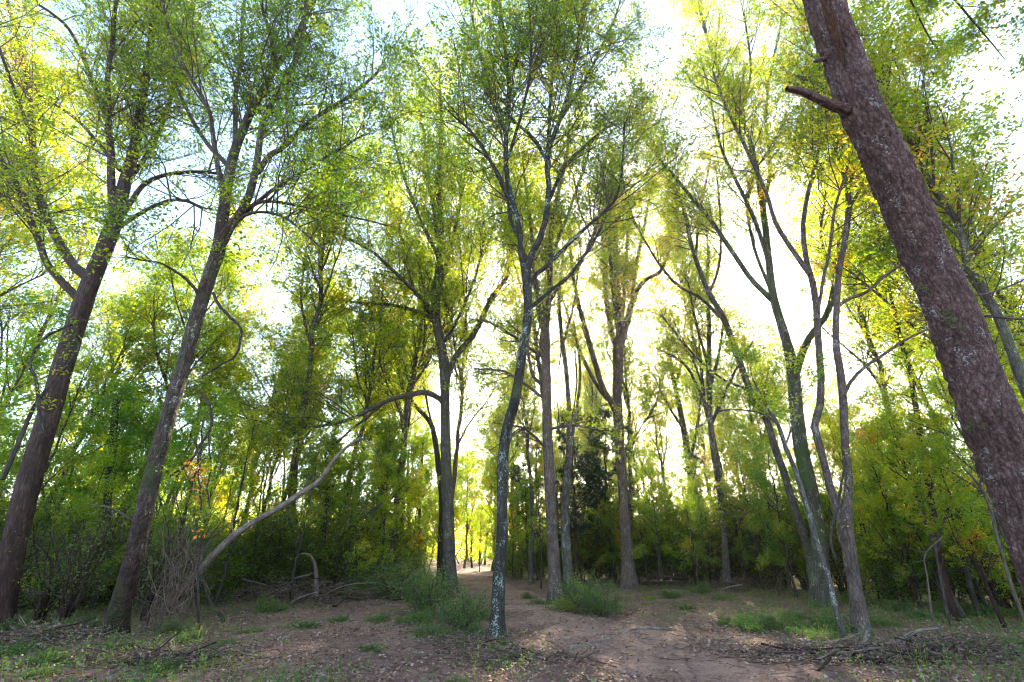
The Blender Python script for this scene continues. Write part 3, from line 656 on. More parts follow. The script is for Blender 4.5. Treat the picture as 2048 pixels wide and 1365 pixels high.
    for lst in ([(1700, -140, 3.9, .035), (1850, -60, 4.6, .022), (1960, 60, 5.6, .014), (2010, 120, 6.2, .007)],
                [(1720, -160, 3.9, .035), (1790, -60, 5.2, .022), (1850, 60, 6.3, .014), (1880, 110, 7.0, .007)],
                [(1640, -150, 3.9, .06), (1820, -260, 4.0, .04), (2100, -120, 4.5, .03), (2250, 60, 5.0, .015)],
                [(2150, 420, 7.0, .03), (2060, 330, 7.0, .025), (1960, 350, 7.0, .018), (1880, 420, 7.2, .01)],
                [(2200, 320, 8.0, .03), (2050, 230, 8.0, .025), (1940, 270, 8.0, .018), (1850, 330, 8.2, .01)]):
        q = [[*at(x, y, Y), r] for x, y, Y, r in lst]; Lk = smooth_line(q, 24); lp.append(Lk[:, :3]); lr.append(Lk[:, 3])
    for a_, b_ in list(zip(lp, lr))[:3]:
        V4, F4, B4 = tubes(a_[None], b_[None], 10); lo = mesh_obj('limb', V4, F4, B_GREY, root, True, bark=B4); lo.matrix_parent_inverse = inv
    crown(lp[:3], lr[:3], [.15]*3, root, LEAF, dens=1.3, leaf=0.081, L1=(.5, 1.3), tint0=.25, loc=loc, n1=14)
    landmarks.append((2090, 6.7, 'the huge leaning trunk'))
B_TRUNK = bark_mat('rough_purple_brown_bark', (.042, .023, .022), (.122, .070, .064), (.26, .18, .165), (.26, .26, .25), .1, vs=2.4, bump=1.0, rings=.0)
big_tree()

# ------------------------------------------------------------------ kinds that repeat: built once, then copied
def proto_tree(name, H, r0, t_low, limbs_n, limbL, ang, leafm, barkm, leaf, n2, n3, per, L1, wig=.05, tint0=.4, S=12, lt=.2, up=.2, dead=0, n1=15, l3=True, cname='crown'):
    root = empty(name, (0, 0, 0), '', 'tree')
    K = 30
    z = np.linspace(-.2, H, K); x = np.cumsum(rng.normal(size=K)*wig*H/14); y = np.cumsum(rng.normal(size=K)*wig*H/14)
    x -= x[1]; y -= y[1]
    P = np.stack([x, y, z], 1); Rr = r0*(1-(z.clip(0)/H))**.8+.006; Rr *= 1+.4*np.exp(-z.clip(0)/.25)
    V, F, B = trunk_mesh(P, Rr, S, .1)
    mesh_obj('trunk', V, F, barkm, root, True, bark=B)
    lP, lR, _ = children(P[None], Rr[None], limbs_n, t_low, .93, limbL, ang, up, 12, .09, .12, .62, lshape=1.0)
    V, F, B = tubes(lP, np.maximum(lR, .006), 6)
    mesh_obj('limbs', V, F, barkm, root, True, bark=B)
    tr = np.stack([np.interp(np.linspace(0, K-1, 12), np.arange(K), P[:, c]) for c in range(3)], 1)
    rr = np.interp(np.linspace(0, K-1, 12), np.arange(K), Rr)
    crown([tr]+list(lP), [rr]+list(lR), [max(t_low, .3)]+[lt]*limbs_n, root, leafm, leaf=leaf, n1=n1, n2=n2, n3=n3, per=per, L1=L1, tint0=tint0, dead=dead, l3=l3, name=cname, fine=False)
    return root
def proto_shrub(name, H, stems, spread, leafm, leaf, per, n2=6, tint0=.35, cat='shrub', barkm=None, n1=13, arch=.0):
    root = empty(name, (0, 0, 0), '', cat)
    N = stems; K = 8
    a = rng.uniform(0, 2*np.pi, N); o = rng.uniform(0, .12*spread, N)
    P = np.empty((N, K, 3)); P[:, 0] = np.stack([np.cos(a)*o, np.sin(a)*o, np.full(N, -.05)], 1)
    sp = rng.uniform(.1, 1, N)*spread
    d = nrm(np.stack([np.cos(a)*sp, np.sin(a)*sp, np.full(N, H)], 1)); ln = H*rng.uniform(.55, 1.05, N)
    for k in range(1, K):
        P[:, k] = P[:, k-1]+d*(ln/(K-1))[:, None]
        d = nrm(d+rng.normal(size=(N, 3))*.13-np.array([0, 0, arch]))
    Rr = (.006+.008*ln)[:, None]*np.linspace(1, .3, K)
    V, F, B = tubes(P, Rr, 5); mesh_obj('stems', V, F, barkm or B_TWIG, root, True, bark=B)
    P1, R1, i1 = children(P, Rr, n1, .12, 1, (H*.22, H*.5), (25, 75), .1, 5, .2, .012, .7)
    P2, R2, i2 = children(P1, R1, n2, .15, 1, (H*.08, H*.22), (25, 70), 0, 3, .2, .006, .7)
    acc = Acc(); acc.tubes(P1, np.maximum(R1, .002), 3); acc.tubes(P2, np.maximum(R2, .0015), 3); acc.obj('twigs', B_TWIG, root)
    tl = tint0+rng.normal(size=len(P1))*.15
    V, F, T = leaves(P2, per, leaf, tl[i2], spread=.03*H+.01, t0=.1)
    mesh_obj('foliage', V, F, leafm, root, tint=T)
    return root
kids = {}
def copy_tree(root, loc, rz, s, label, group, m=None, first=[]):
    if root.name not in first:
        first.append(root.name); r = root
        kids[root.name] = [c for c in bpy.data.objects if c.parent == root]; ch = kids[root.name]
    else:
        r = root.copy(); col.objects.link(r); ch = []
        for c in kids[root.name]:
            d = c.copy(); col.objects.link(d); d.parent = r; ch.append(d)
    r.location = loc; r.rotation_euler = (rng.normal()*.03, rng.normal()*.03, rz); r.scale = (s[0], s[0], s[1])
    if label: r['label'] = label
    r['group'] = group
    if m is not None:
        for d in ch:
            if d.name.startswith(('crown', 'foliage')):
                d.material_slots[0].link = 'OBJECT'; d.material_slots[0].material = m
    return r

TALL = [proto_tree('canopy_tree', 21, .16, .38, 13, (4, 8), (18, 42), LEAF, B_GREY, .14, 6, 5, 5, (1.4, 3.4), tint0=.45),
        proto_tree('canopy_tree', 19, .15, .30, 12, (4, 7), (22, 50), LEAF, B_PINK, .14, 6, 5, 5, (1.4, 3.2), tint0=.4)]
MID = [proto_tree('understory_tree', 12, .11, .25, 12, (2.2, 4.6), (30, 65), LEAF, B_GREY, .13, 6, 4, 6, (.9, 2.2), tint0=.45),
       proto_tree('understory_tree', 10, .09, .18, 12, (2, 4), (30, 70), LEAF_COOL, B_BROWN, .14, 6, 4, 6, (.9, 2.0), tint0=.45)]
SAP = [proto_tree('sapling', 6, .04, .12, 12, (1, 2.2), (35, 75), LEAF_COOL, B_DARK, .085, 6, 4, 7, (.5, 1.3), tint0=.45, S=8),
       proto_tree('sapling', 5, .03, .1, 11, (.8, 2.0), (35, 75), LEAF_YEL, B_DARK, .09, 6, 4, 7, (.5, 1.2), tint0=.3, S=8),
       proto_tree('sapling', 7.5, .045, .25, 9, (.8, 1.8), (30, 70), LEAF, B_DARK, .085, 5, 3, 6, (.5, 1.1), tint0=.45, S=8)]
CEDAR = [proto_tree('cedar_tree', 11, .13, .2, 26, (1.6, 3.4), (65, 90), NEEDLE, B_BROWN, .14, 7, 5, 9, (.7, 1.6), tint0=.35, up=.0, n1=10)]
SHRUB = [proto_shrub('bush', 2.2, 16, 1.1, LEAF_COOL, .07, 7), proto_shrub('bush', 1.6, 18, 1.2, LEAF_COOL, .06, 7, tint0=.25),
         proto_shrub('bush', 2.8, 14, 1.2, LEAF, .075, 7, tint0=.45)]
LOW = [proto_shrub('low_bush', .75, 24, 1.6, LEAF_LOW, .045, 5, tint0=.35, n1=6, arch=.05), proto_shrub('low_bush', .5, 22, 2.0, LEAF_LOW, .04, 5, tint0=.3, n1=6),
       proto_shrub('low_bush', 1.05, 30, 1.15, LEAF_LOW, .05, 4, tint0=.4, n1=6, arch=.05)]
THIN = [proto_shrub('bare_thicket', 3.2, 18, .9, LEAF_COOL, .07, 3, n2=4, tint0=.4, barkm=B_BROWN, n1=6)]

plan = []      # (proto, kind words, group, x, y, scale xy, scale z, material)
def put(proto, kind, group, px, Y, s=1, sz=None, m=None, jit=0):
    d = ray(px, 1100); x = d[0]/d[1]*Y; Y = Y+rng.normal()*jit
    plan.append([proto, kind, group, x, Y, s, sz or s, m])
U = rng.uniform
# tall canopy trees standing further back
for px, Y, s, k, m in ((-330, 15, 1, 0, None), (-140, 21, 1, 1, None), (60, 26, 1, 0, None), (215, 19, .9, 1, LEAF_YEL), (330, 27, .95, 0, None), (470, 24, .8, 1, None), (560, 33, .95, 0, None), (690, 30, .9, 1, LEAF_YEL), (760, 38, 1, 0, None),
                       (800, 27, .95, 0, None), (1010, 34, .85, 1, None), (1060, 26, .8, 0, None), (1195, 40, .8, 1, None), (1500, 38, .85, 0, None), (1560, 27, .8, 1, None), (1345, 33, .75, 0, None), (1660, 33, .8, 0, None), (1305, 41, .95, 1, None), (1425, 40, .95, 0, None), (1500, 44, 1.0, 1, None), (1590, 41, .95, 0, None), (1180, 38, .95, 0, None), (1120, 42, 1.0, 1, LEAF_YEL), (1030, 45, .9, 0, None), (1720, 41, .95, 1, LEAF_YEL), (970, 60, .9, 1, None),
                       (1790, 36, .75, 1, None), (1960, 23, .8, 0, LEAF_YEL), (2160, 18, .85, 1, None), (2330, 13, .8, 0, None), (2420, 22, .9, 1, LEAF_YEL), (1270, 45, .8, 1, None), (1400, 48, .75, 0, None)):
    put(TALL[k], 'tall broadleaf tree', 'tall trees standing back in the forest', px, Y, s, m=m)
for px, Y, s, k, m in ((668, 23, .9, 1, None), (1113, 21, .95, 0, None), (1262, 27.5, .95, 1, None), (1452, 27, .95, 0, None), (893, 24, .9, 1, None), (1850, 19, .9, 0, None), (600, 21, 1.15, 0, None), (775, 23, 1.2, 1, None), (2260, 9.5, .8, 0, None), (2080, 12, .9, 1, None)):
    put(TALL[k], 'tall broadleaf tree', 'tall trees standing back in the forest', px, Y, s, s*1.28 if px in (668, 1113, 1262, 1452, 893) else s, m=m)
# middle storey
for px, Y, s, k, m in ((-200, 14, .9, 1, None), (40, 17, .9, 0, None), (150, 22, 1, 1, None), (300, 21, .95, 0, None), (400, 25, 1, 1, LEAF_YEL), (500, 20, .85, 0, LEAF_YEL), (555, 24, 1.15, 0, LEAF_YEL), (640, 23, .9, 1, None), (700, 29, 1, 0, LEAF_YEL), (760, 25, .85, 1, LEAF_YEL),
                       (820, 34, 1, 0, LEAF_YEL), (850, 46, 1.1, 1, LEAF_YEL), (900, 62, 1, 0, LEAF_YEL), (945, 50, 1, 1, LEAF_YEL), (985, 44, 1, 0, LEAF_YEL), (1030, 38, .9, 1, None), (1075, 31, .8, 0, LEAF_YEL), (1150, 36, .85, 1, None), (1215, 33, .8, 0, None), (1290, 30, .7, 1, None),
                       (1330, 38, .8, 0, LEAF_YEL), (1380, 29, .65, 1, None), (1480, 32, .75, 0, LEAF_YEL), (1530, 26, .65, 1, LEAF_YEL), (1590, 31, .8, 0, LEAF_YEL), (1690, 26, .7, 1, None), (1760, 22, .62, 0, LEAF_YEL), (1850, 18, .58, 1, LEAF_YEL), (1900, 25, .8, 0, LEAF_YEL), (1990, 17, .68, 1, LEAF_YEL), (2060, 13, .62, 0, LEAF_YEL),
                       (2150, 21, .9, 1, LEAF_YEL), (2300, 16, .9, 0, LEAF_YEL), (1000, 70, 1, 1, LEAF_YEL), (1100, 55, 1, 0, LEAF_YEL), (1250, 52, 1, 1, None), (1450, 50, 1, 0, LEAF_YEL), (1650, 45, 1, 1, LEAF_YEL), (1850, 40, 1, 0, LEAF_YEL), (640, 50, 1.1, 1, None), (450, 45, 1.1, 0, LEAF_YEL), (250, 40, 1.1, 1, None), (50, 36, 1.1, 0, None)):
    put(MID[k], 'leafy yellow-green tree' if m else 'leafy green tree', 'middle storey trees of the thicket', px, Y, s, m=m)
for px, Y, s in ((120, 26, .9), (1150, 27, .85), (1225, 29, .9), (1060, 33, .9), (1830, 34, .9), (1420, 44, .9)):
    put(CEDAR[0], 'dark cedar', 'dark cedars among the broadleaf trees', px, Y, s)
for px, Y, s, k in ((905, 40, .95, 1), (930, 48, 1.0, 0), (960, 58, 1.0, 1), (1000, 30, .62, 0), (880, 33, .8, 1), (1800, 15.5, .5, 1), (1880, 13.5, .48, 0), (1950, 12, .45, 1), (1740, 19, .55, 0), (1660, 21, .55, 1), (2010, 11, .5, 0), (1560, 23, .6, 0), (1250, 27, .5, 1), (1310, 26, .45, 0), (1410, 26, .55, 1), (1120, 29, .62, 0)):
    put(MID[k], 'leafy yellow-green tree', 'middle storey trees of the thicket', px, Y, s, m=LEAF_YEL)
# saplings
sx = [(-150, 12), (-40, 14), (35, 12.5), (90, 15), (150, 14), (205, 17), (300, 15), (350, 14.5), (400, 17), (455, 16), (510, 18), (560, 19.5), (600, 17.5), (640, 20), (680, 22), (705, 19.5), (740, 24), (765, 21), (790, 27), (820, 24), (838, 30), (860, 36), (590, 25), (520, 24), (430, 22), (330, 20), (250, 23), (170, 19), (80, 20),
      (960, 42), (1000, 36), (1025, 31), (1055, 28), (1080, 24), (1165, 28), (1200, 31), (1225, 27), (1290, 26), (1320, 24), (1350, 27), (1385, 23), (1420, 27), (1480, 24), (1510, 23), (1540, 21), (1570, 20), (1600, 22), (1680, 20), (1730, 18), (1770, 20), (1810, 16), (1850, 15), (1890, 18), (1930, 14), (1975, 15), (2020, 12.5), (2080, 14), (2150, 11), (2230, 13), (1000, 55), (940, 75), (890, 70), (1080, 45), (1130, 42), (1380, 38), (1600, 34), (1750, 30)]
for i, (px, Y) in enumerate(sx):
    k = int(rng.integers(3)); right = px > 1580
    m = LEAF_YEL if (right and rng.random() < .75) or (680 < px < 1030 and rng.random() < .7) or rng.random() < .2 else None
    put(SAP[k], ('yellow-leaved' if (m or k == 1) else 'green') + ' slender sapling', 'saplings filling the thicket', px, Y, U(.75, 1.05)*(.8 if right else 1), m=m)
# bushes of the thicket wall
bxs = []
for px in np.arange(-220, 860, 27): bxs.append((px+U(-12, 12), np.interp(px, [-220, 0, 200, 420, 620, 800, 860], [11, 12.5, 13.5, 15.2, 18.5, 23, 27])+U(0, 3)))
for px in np.arange(-220, 860, 40): bxs.append((px+U(-15, 15), np.interp(px, [-220, 0, 200, 420, 620, 800, 860], [14, 16, 18, 19, 23, 28, 33])+U(0, 3)))
for px in np.arange(1010, 1640, 24): bxs.append((px+U(-12, 12), np.interp(px, [1010, 1150, 1300, 1640], [33, 29.5, 28, 22])+U(0, 3)))
for px in np.arange(1660, 2400, 42): bxs.append((px+U(-12, 12), np.interp(px, [1640, 1900, 2400], [20, 14.5, 10.5])+U(0, 3)))
for px in np.arange(1010, 2000, 50): bxs.append((px+U(-12, 12), np.interp(px, [1010, 1640, 2000], [42, 30, 22])+U(0, 4)))
for px, Y in bxs:
    if px < 620: Y += 1.2
    k = int(rng.integers(3))
    if px > 1640 and rng.random() < .55: put(THIN[0], 'bare twiggy thicket clump', 'twiggy clumps under the yellow trees', px, Y, U(.8, 1.1)); continue
    put(SHRUB[k], 'dense green bush', 'bushes along the edge of the clearing', px, Y, U(.85, 1.35)*(1.35 if px > 980 else 1), m=[None, LEAF, LEAF_COOL][int(rng.integers(3))])
for px, Y in ((60, 13), (130, 12.8), (180, 12.4), (330, 13), (380, 14)): put(THIN[0], 'bare twiggy thicket clump', 'twiggy clumps under the yellow trees', px, Y, .8)
# low plants in the clearing: pixel position on the ground
for px, py, s, k in ((800, 1200, 1.25, 0), (850, 1225, 1.2, 0), (890, 1245, 1.0, 0), (835, 1250, .9, 1), (925, 1265, .8, 0), (870, 1275, .7, 1), (770, 1195, 1.1, 0), (730, 1192, 1, 1), (950, 1240, .75, 1), (700, 1200, .9, 0), (960, 1275, .6, 1),
                     (1145, 1225, .8, 0), (1175, 1222, 1.0, 0), (1200, 1235, .9, 0), (1225, 1215, .8, 1), (1080, 1208, .7, 1), (1060, 1195, .6, 0), (1370, 1215, .7, 1), (1345, 1200, .7, 0), (1045, 1150, .9, 0), (1020, 1152, .8, 1), (1110, 1160, .8, 1),
                     (1470, 1250, .8, 1), (1520, 1262, .8, 0), (1560, 1255, .9, 0), (1600, 1270, .8, 1), (1640, 1262, .9, 0), (1500, 1235, .8, 1), (1580, 1235, .9, 1), (1660, 1290, .6, 0), (1800, 1225, .9, 1), (1850, 1240, .8, 1), (1760, 1250, .7, 1), (1920, 1235, .9, 0), (1990, 1240, .9, 1), (1960, 1310, .6, 0), (2030, 1290, .6, 1), (1720, 1210, .9, 0),
                     (40, 1310, .8, 0), (110, 1330, .7, 0), (190, 1320, .6, 1), (235, 1305, .7, 0), (290, 1300, .7, 1), (340, 1345, .7, 0), (420, 1335, .7, 1), (450, 1290, .7, 1), (385, 1285, .8, 0), (500, 1265, .8, 1), (20, 1265, 1, 0), (110, 1275, .9, 0), (330, 1265, .9, 0), (160, 1260, 1, 0), (913, 1362, .28, 0), (740, 1300, .4, 1), (1010, 1300, .45, 1), (610, 1255, .6, 1), (680, 1235, .7, 1),
                     (60, 1370, .6, 0), (280, 1375, .6, 1), (540, 1225, .8, 0), (1300, 1200, .5, 1), (1400, 1190, .9, 0), (1440, 1200, .9, 1), (760, 1240, .6, 1), (840, 1170, 1.0, 0), (800, 1160, 1.1, 1)):
    if px < 520: s *= .6
    elif 690 < px < 1000: s *= 1.1
    elif px >= 1400: s *= .9
    g = ground_at(px, py); k = 2 if (px > 690 and s > .85 and rng.random() < .7) else k
    plan.append([LOW[k], 'low green bush', 'low plants scattered over the clearing', g[0], g[1], s*U(.8, 1.3), s*U(.7, 1.0), LEAF_YEL if (950 < px < 1560 and rng.random() < .15) else None])

marks = sorted([(p[0], p[2]) for p in landmarks])
def place_plan():
    items = []
    for k, it in enumerate(plan):
        proto, kind, group, x, y, s, sz, m = it
        px, py = project((x, y, 0)); xs = [a for a, _ in marks]
        j = int(np.searchsorted(xs, px))
        if j == 0: zone = 'left of ' + marks[0][1]
        elif j == len(marks): zone = 'right of ' + marks[-1][1]
        else:
            q = (px-xs[j-1])/(xs[j]-xs[j-1])
            zone = ('just right of ' + marks[j-1][1]) if q < .33 else (('just left of ' + marks[j][1]) if q > .67 else 'midway from ' + marks[j-1][1] + ' to ' + marks[j][1])
        items.append((kind, zone, y, k, group))
    from collections import defaultdict
    g = defaultdict(list)
    for it in items: g[(it[0], it[1])].append(it)
    ordn = ['nearest', 'second nearest', 'third nearest', 'fourth nearest', 'fifth nearest', 'sixth nearest', 'seventh nearest', 'eighth nearest', 'ninth nearest', 'tenth nearest', 'eleventh nearest', 'twelfth nearest', 'thirteenth nearest', 'fourteenth nearest', 'fifteenth nearest', 'sixteenth nearest', 'seventeenth nearest', 'farthest']
    lab = {}
    for (kind, zone), lst in g.items():
        lst.sort(key=lambda t: t[2])
        for r, it in enumerate(lst):
            pre = '' if len(lst) == 1 else ('nearer ' if r == 0 else 'farther ') if len(lst) == 2 else (ordn[min(r, 17)]+' ')
            t = f'{pre}{kind} {zone}'.replace(' the ', ' ')
            lab[it[3]] = ' '.join(t.split()[:16])
    for k, it in enumerate(plan):
        proto, kind, group, x, y, s, sz, m = it
        copy_tree(proto, (x, y, float(gz(x, y))-.03), U(0, 6.28), (s, sz), lab[k], group, m)
place_plan()

# ------------------------------------------------------------------ dead wood, vines, piles
def line3(pxs, Y, dz=None, K=40):
    """pixel polyline (x, y, width) at distance(s) Y -> smooth world line"""
    Ys = np.full(len(pxs), Y) if np.isscalar(Y) else Y
    q = []
    for (x, y, w_), Yk in zip(pxs, Ys):
        p = at(x, y, Yk); dep = np.dot(p-np.array([0, 0, CAMH]), [0, CP, SP]); q.append([*p, w_/2*dep/FPX])
    return smooth_line(q, K)
def thing_at(name, p, label, cat, group=None):
    r = empty(name, tuple(p), label, cat, group); return r, Matrix.Translation(-Vector(tuple(p)))
def part(name, P, Rr, m, root, inv, S=8, rough=.12):
    V, F, B = trunk_mesh(P, Rr, S, rough) if rough else tubes(P[None], Rr[None], S)
    o = mesh_obj(name, V, F, m, root, True, bark=B); o.matrix_parent_inverse = inv; return o
# leaning dead trunk
g = ground_at(322, 1236)
L = line3([(322, 1222, 15), (390, 1150, 14), (430, 1108, 14), (470, 1070, 13), (515, 1040, 12), (560, 1015, 11), (600, 988, 10), (640, 960, 9), (665, 925, 8), (690, 897, 6), (722, 876, 4)], np.linspace(g[1], g[1]-1.0, 11))
L[0, 2] = g[2]-.1
root, inv = thing_at('fallen_tree', g, 'bare grey dead trunk leaning diagonally up to the right across the green thicket', 'dead tree')
part('trunk', L[:, :3], L[:, 3], B_DEAD, root, inv, 12)
P1, R1, _ = children(L[None, :, :3], L[None, :, 3], 9, .35, 1, (.4, 1.3), (30, 70), .1, 5, .2, .012)
for k in range(9): part('dead_branch', P1[k], np.maximum(R1[k], .004), B_DEAD, root, inv, 5, 0)
# smaller leaning limb in the thicket
L = line3([(655, 1100, 5), (690, 1062, 8), (720, 1040, 8), (745, 1022, 7), (765, 1005, 4)], 19.5)
root, inv = thing_at('fallen_tree', L[0, :3], 'short dark broken trunk leaning inside the bushes left of the track', 'dead tree')
part('trunk', L[:, :3], L[:, 3], B_DARK, root, inv, 10)
# stump with bent stem
L = line3([(632, 1192, 13), (633, 1160, 9), (630, 1130, 6), (623, 1113, 4.5), (612, 1108, 3.5), (600, 1109, 2.5), (588, 1119, 2)], 17.6)
root, inv = thing_at('broken_sapling', L[0, :3], 'broken stub with a bent pale stem arching left above the long brush pile', 'dead tree')
part('stem', L[:, :3], L[:, 3], B_STICK, root, inv, 10)
for nm, px, Y, lb in (('bare_sapling', [(398, 1262, 7), (397, 1200, 7), (395, 1140, 6), (397, 1090, 5), (392, 1040, 4)], 12.4, 'upright thin grey stem with no leaves below the leaning dead trunk'),
                      ('bare_sapling', [(448, 1242, 9), (425, 1210, 7), (412, 1180, 5), (405, 1150, 4)], 13.2, 'crooked bare stem bending left at the end of the brush pile'),
                      ('bare_sapling', [(178, 1010, 3), (215, 1014, 5), (245, 1028, 6), (272, 1044, 7)], 11.6, 'pale dead branch arching beside the leaning ringed trunk, catching light'),
                      ('bare_sapling', [(1885, 1075, 5), (1850, 1110, 4), (1855, 1160, 5), (1862, 1225, 7)], 11, 'thin pale mossy stem bent over, left of the huge leaning trunk'),
                      ('bare_sapling', [(1893, 1225, 9), (1880, 1150, 8), (1872, 1090, 6), (1890, 1035, 5)], 12, 'slim brown stem right of the bent mossy stem'),
                      ('bare_sapling', [(1948, 1200, 15), (1925, 1110, 13), (1900, 1030, 11), (1875, 960, 9), (1862, 880, 7)], 13.5, 'reddish brown leaning stem left of the huge leaning trunk'),
                      ('bare_sapling', [(2028, 1190, 9), (1998, 1090, 9), (1975, 1000, 8), (1945, 955, 6), (1925, 935, 5)], 8.6, 'pale grey stem bending left just under the huge leaning trunk')):
    L = line3(px, Y); i0 = 0 if L[0, 2] < L[-1, 2] else -1
    root, inv = thing_at(nm, L[i0, :3], lb, 'sapling'); 
    if L[i0, 2] < 1.0 and 'branch' not in lb: L[i0, 2] = float(gz(L[i0, 0], L[i0, 1]))-.05
    part('stem', L[:, :3], L[:, 3]*.65, B_TWIG if 'pale' in lb else B_DARK, root, inv, 8)
    P1, R1, _ = children(L[None, :, :3], L[None, :, 3], 6, .3, 1, (.3, .9), (30, 70), .1, 5, .2, .008)
    for k in range(6): part('twig', P1[k], np.maximum(R1[k], .0025), B_TWIG, root, inv, 4, 0)
# thin trunks of the left thicket
for px, Y, lb in (([(722, 1160, 8), (735, 1060, 8), (760, 1000, 7), (775, 930, 6), (770, 860, 4)], 23, 'dark slim stem slanting right'), ([(760, 1160, 6), (768, 1060, 5), (775, 950, 5), (780, 880, 3)], 22.5, 'straight thin dark stem'),
                  ([(815, 1150, 6), (818, 1060, 6), (815, 960, 5), (818, 900, 3)], 27, 'thin dark stem'), ([(836, 1145, 6), (838, 1050, 6), (843, 950, 5), (846, 880, 3)], 29, 'slender pale brown stem'),
                  ([(652, 1170, 8), (648, 1080, 8), (655, 980, 7), (650, 900, 5)], 20, 'brown stem'), ([(212, 1130, 16), (215, 1010, 14), (225, 900, 13), (232, 800, 11)], 16, 'dark brown trunk'), ([(300, 1120, 9), (305, 1000, 8), (320, 850, 7)], 16.5, 'dark slim trunk')):
    L = line3(px, Y); L[0, 2] = float(gz(L[0, 0], L[0, 1]))-.1
    where = {722: 'in the bushes left of the track', 760: 'nearest the low bushes, left of the grey forked trunk', 815: 'in the sunlit gap left of the grey forked trunk', 836: 'closest on the left to the grey forked trunk', 652: 'behind the broken stub with the bent stem',
             212: 'between the leftmost trunk and the leaning ringed trunk', 300: 'right behind the leaning ringed trunk'}[px[0][0]]
    root, inv = thing_at('slender_tree', L[0, :3], lb+' '+where, 'tree')
    part('trunk', L[:, :3], L[:, 3], B_DARK, root, inv, 10)
    crown([L[::2, :3]], [np.maximum(L[::2, 3], .01)], [.4], root, LEAF_YEL if px[0][0] > 600 else LEAF_COOL, loc=tuple(L[0, :3]), dens=1.6, leaf=.11, L1=(.8, 2.2), tint0=.3, fine=False)
# hanging vines on the ringed trunk
def vine(px, Y, label, lf=None, nl=0, size=.07, n=1, frm=.2):
    L = line3(px, Y, K=60); L[:, :3] += np.cumsum(rng.normal(size=(60, 3))*.006, 0)
    root, inv = thing_at('hanging_vine', L[0, :3], label, 'vine', None)
    part('stem', L[:, :3], L[:, 3], B_DARK, root, inv, 6, 0)
    P1, R1, _ = children(L[None, :, :3], L[None, :, 3], 16, frm, 1, (.15, .6), (30, 80), -.25, 4, .25, .004)
    acc = Acc(); acc.tubes(P1, np.maximum(R1, .002), 3); o = acc.obj('twigs', B_TWIG, root); o.matrix_parent_inverse = inv
    if lf:
        V, F, T = leaves(P1, nl, size, np.full(16, .4)+rng.normal(size=16)*.25, spread=.05, hang=.8)
        o = mesh_obj('foliage', V, F, lf, root, tint=T); o.matrix_parent_inverse = inv
vine([(427, 587, 6), (436, 612, 6), (460, 640, 6), (480, 670, 5), (474, 715, 5), (440, 740, 4), (405, 760, 3)], 9.6, 'thick dark vine bowing out right of the ringed leaning trunk', LEAF, 5)
vine([(403, 785, 5), (420, 812, 5), (426, 850, 5), (405, 885, 5), (385, 920, 5), (350, 945, 4), (330, 955, 3)], 9.6, 'dark crooked vine coming off the middle of the ringed leaning trunk', LEAF_YEL, 10, .08)
vine([(405, 840, 3), (400, 900, 3), (392, 960, 3), (395, 1010, 3), (388, 1060, 2)], 9.4, 'hanging vine with red and orange leaves beside the ringed leaning trunk', LEAF_RED, 12, .075)
vine([(418, 870, 3), (425, 930, 3), (418, 980, 3), (432, 1020, 2)], 9.2, 'hanging vine with orange and yellow leaves, right of the red-leaved vine', LEAF_YEL, 12, .08)
vine([(85, 870, 6), (70, 770, 6), (62, 725, 5), (88, 680, 5), (130, 660, 4), (170, 645, 3)], 9.0, 'dark angular vine crossing the leftmost trunk', LEAF, 14, .08)
vine([(5, 960, 8), (30, 900, 8), (60, 830, 7), (100, 770, 6), (150, 700, 5), (140, 670, 4)], 9.2, 'brown vine climbing across the front of the leftmost trunk', LEAF, 10, .08)
vine([(1672, 1120, 5), (1662, 1080, 5), (1670, 1040, 5), (1682, 1005, 5), (1685, 960, 4), (1682, 900, 4)], 11.2, 'thin pale vine curling along the pinkish double-stemmed trunk', LEAF_YEL, 3)
for j, (x, y) in enumerate(((1120, 620), (1045, 640), (1150, 700))):
    vine([(x, y, 3), (x+4, y+70, 3), (x-3, y+150, 2), (x+2, y+230, 2)], 17.5, ('limp dry vine hanging by the fork of straight brown trunk', 'thin dry vine hanging left of the straight brown trunk', 'thin dry vine hanging right of the straight brown trunk')[j], LEAF_DRY, 6, .07)
# tangle of dry vines under the leaning trunk
def tangle():
    root, inv = thing_at('vine_tangle', ground_at(320, 1250), 'tangle of dry tan vines draped between the ringed leaning trunk and the dead leaning trunk', 'vines')
    def one(name, n, r0, kind=None):
        acc = Acc(); objs = []
        for k in range(n):
            x0, y0 = U(285, 370), U(1215, 1275); x1, y1 = U(330, 420), U(1040, 1180)
            pts = [(x0+(x1-x0)*t+rng.normal()*14, y0+(y1-y0)*t+rng.normal()*12, r0) for t in np.linspace(0, 1, 6)]
            if rng.random() < .5: pts = pts[::-1]+[(x0+U(-40, 50), y0-U(0, 40), r0*.6)]
            L = line3(pts, 11.6+rng.normal()*.35, K=26)
            if kind is None: part(name, L[:, :3], L[:, 3], B_STICK, root, inv, 5, 0)
            else: acc.tubes(L[None, :, :3], L[None, :, 3], 4)
        if kind: o = acc.obj(name, B_STICK, root); o.matrix_parent_inverse = inv; o['kind'] = kind
    one('vine_stem', 7, 2.2); one('thin_vines', 48, 1.0, 'stuff')
tangle()
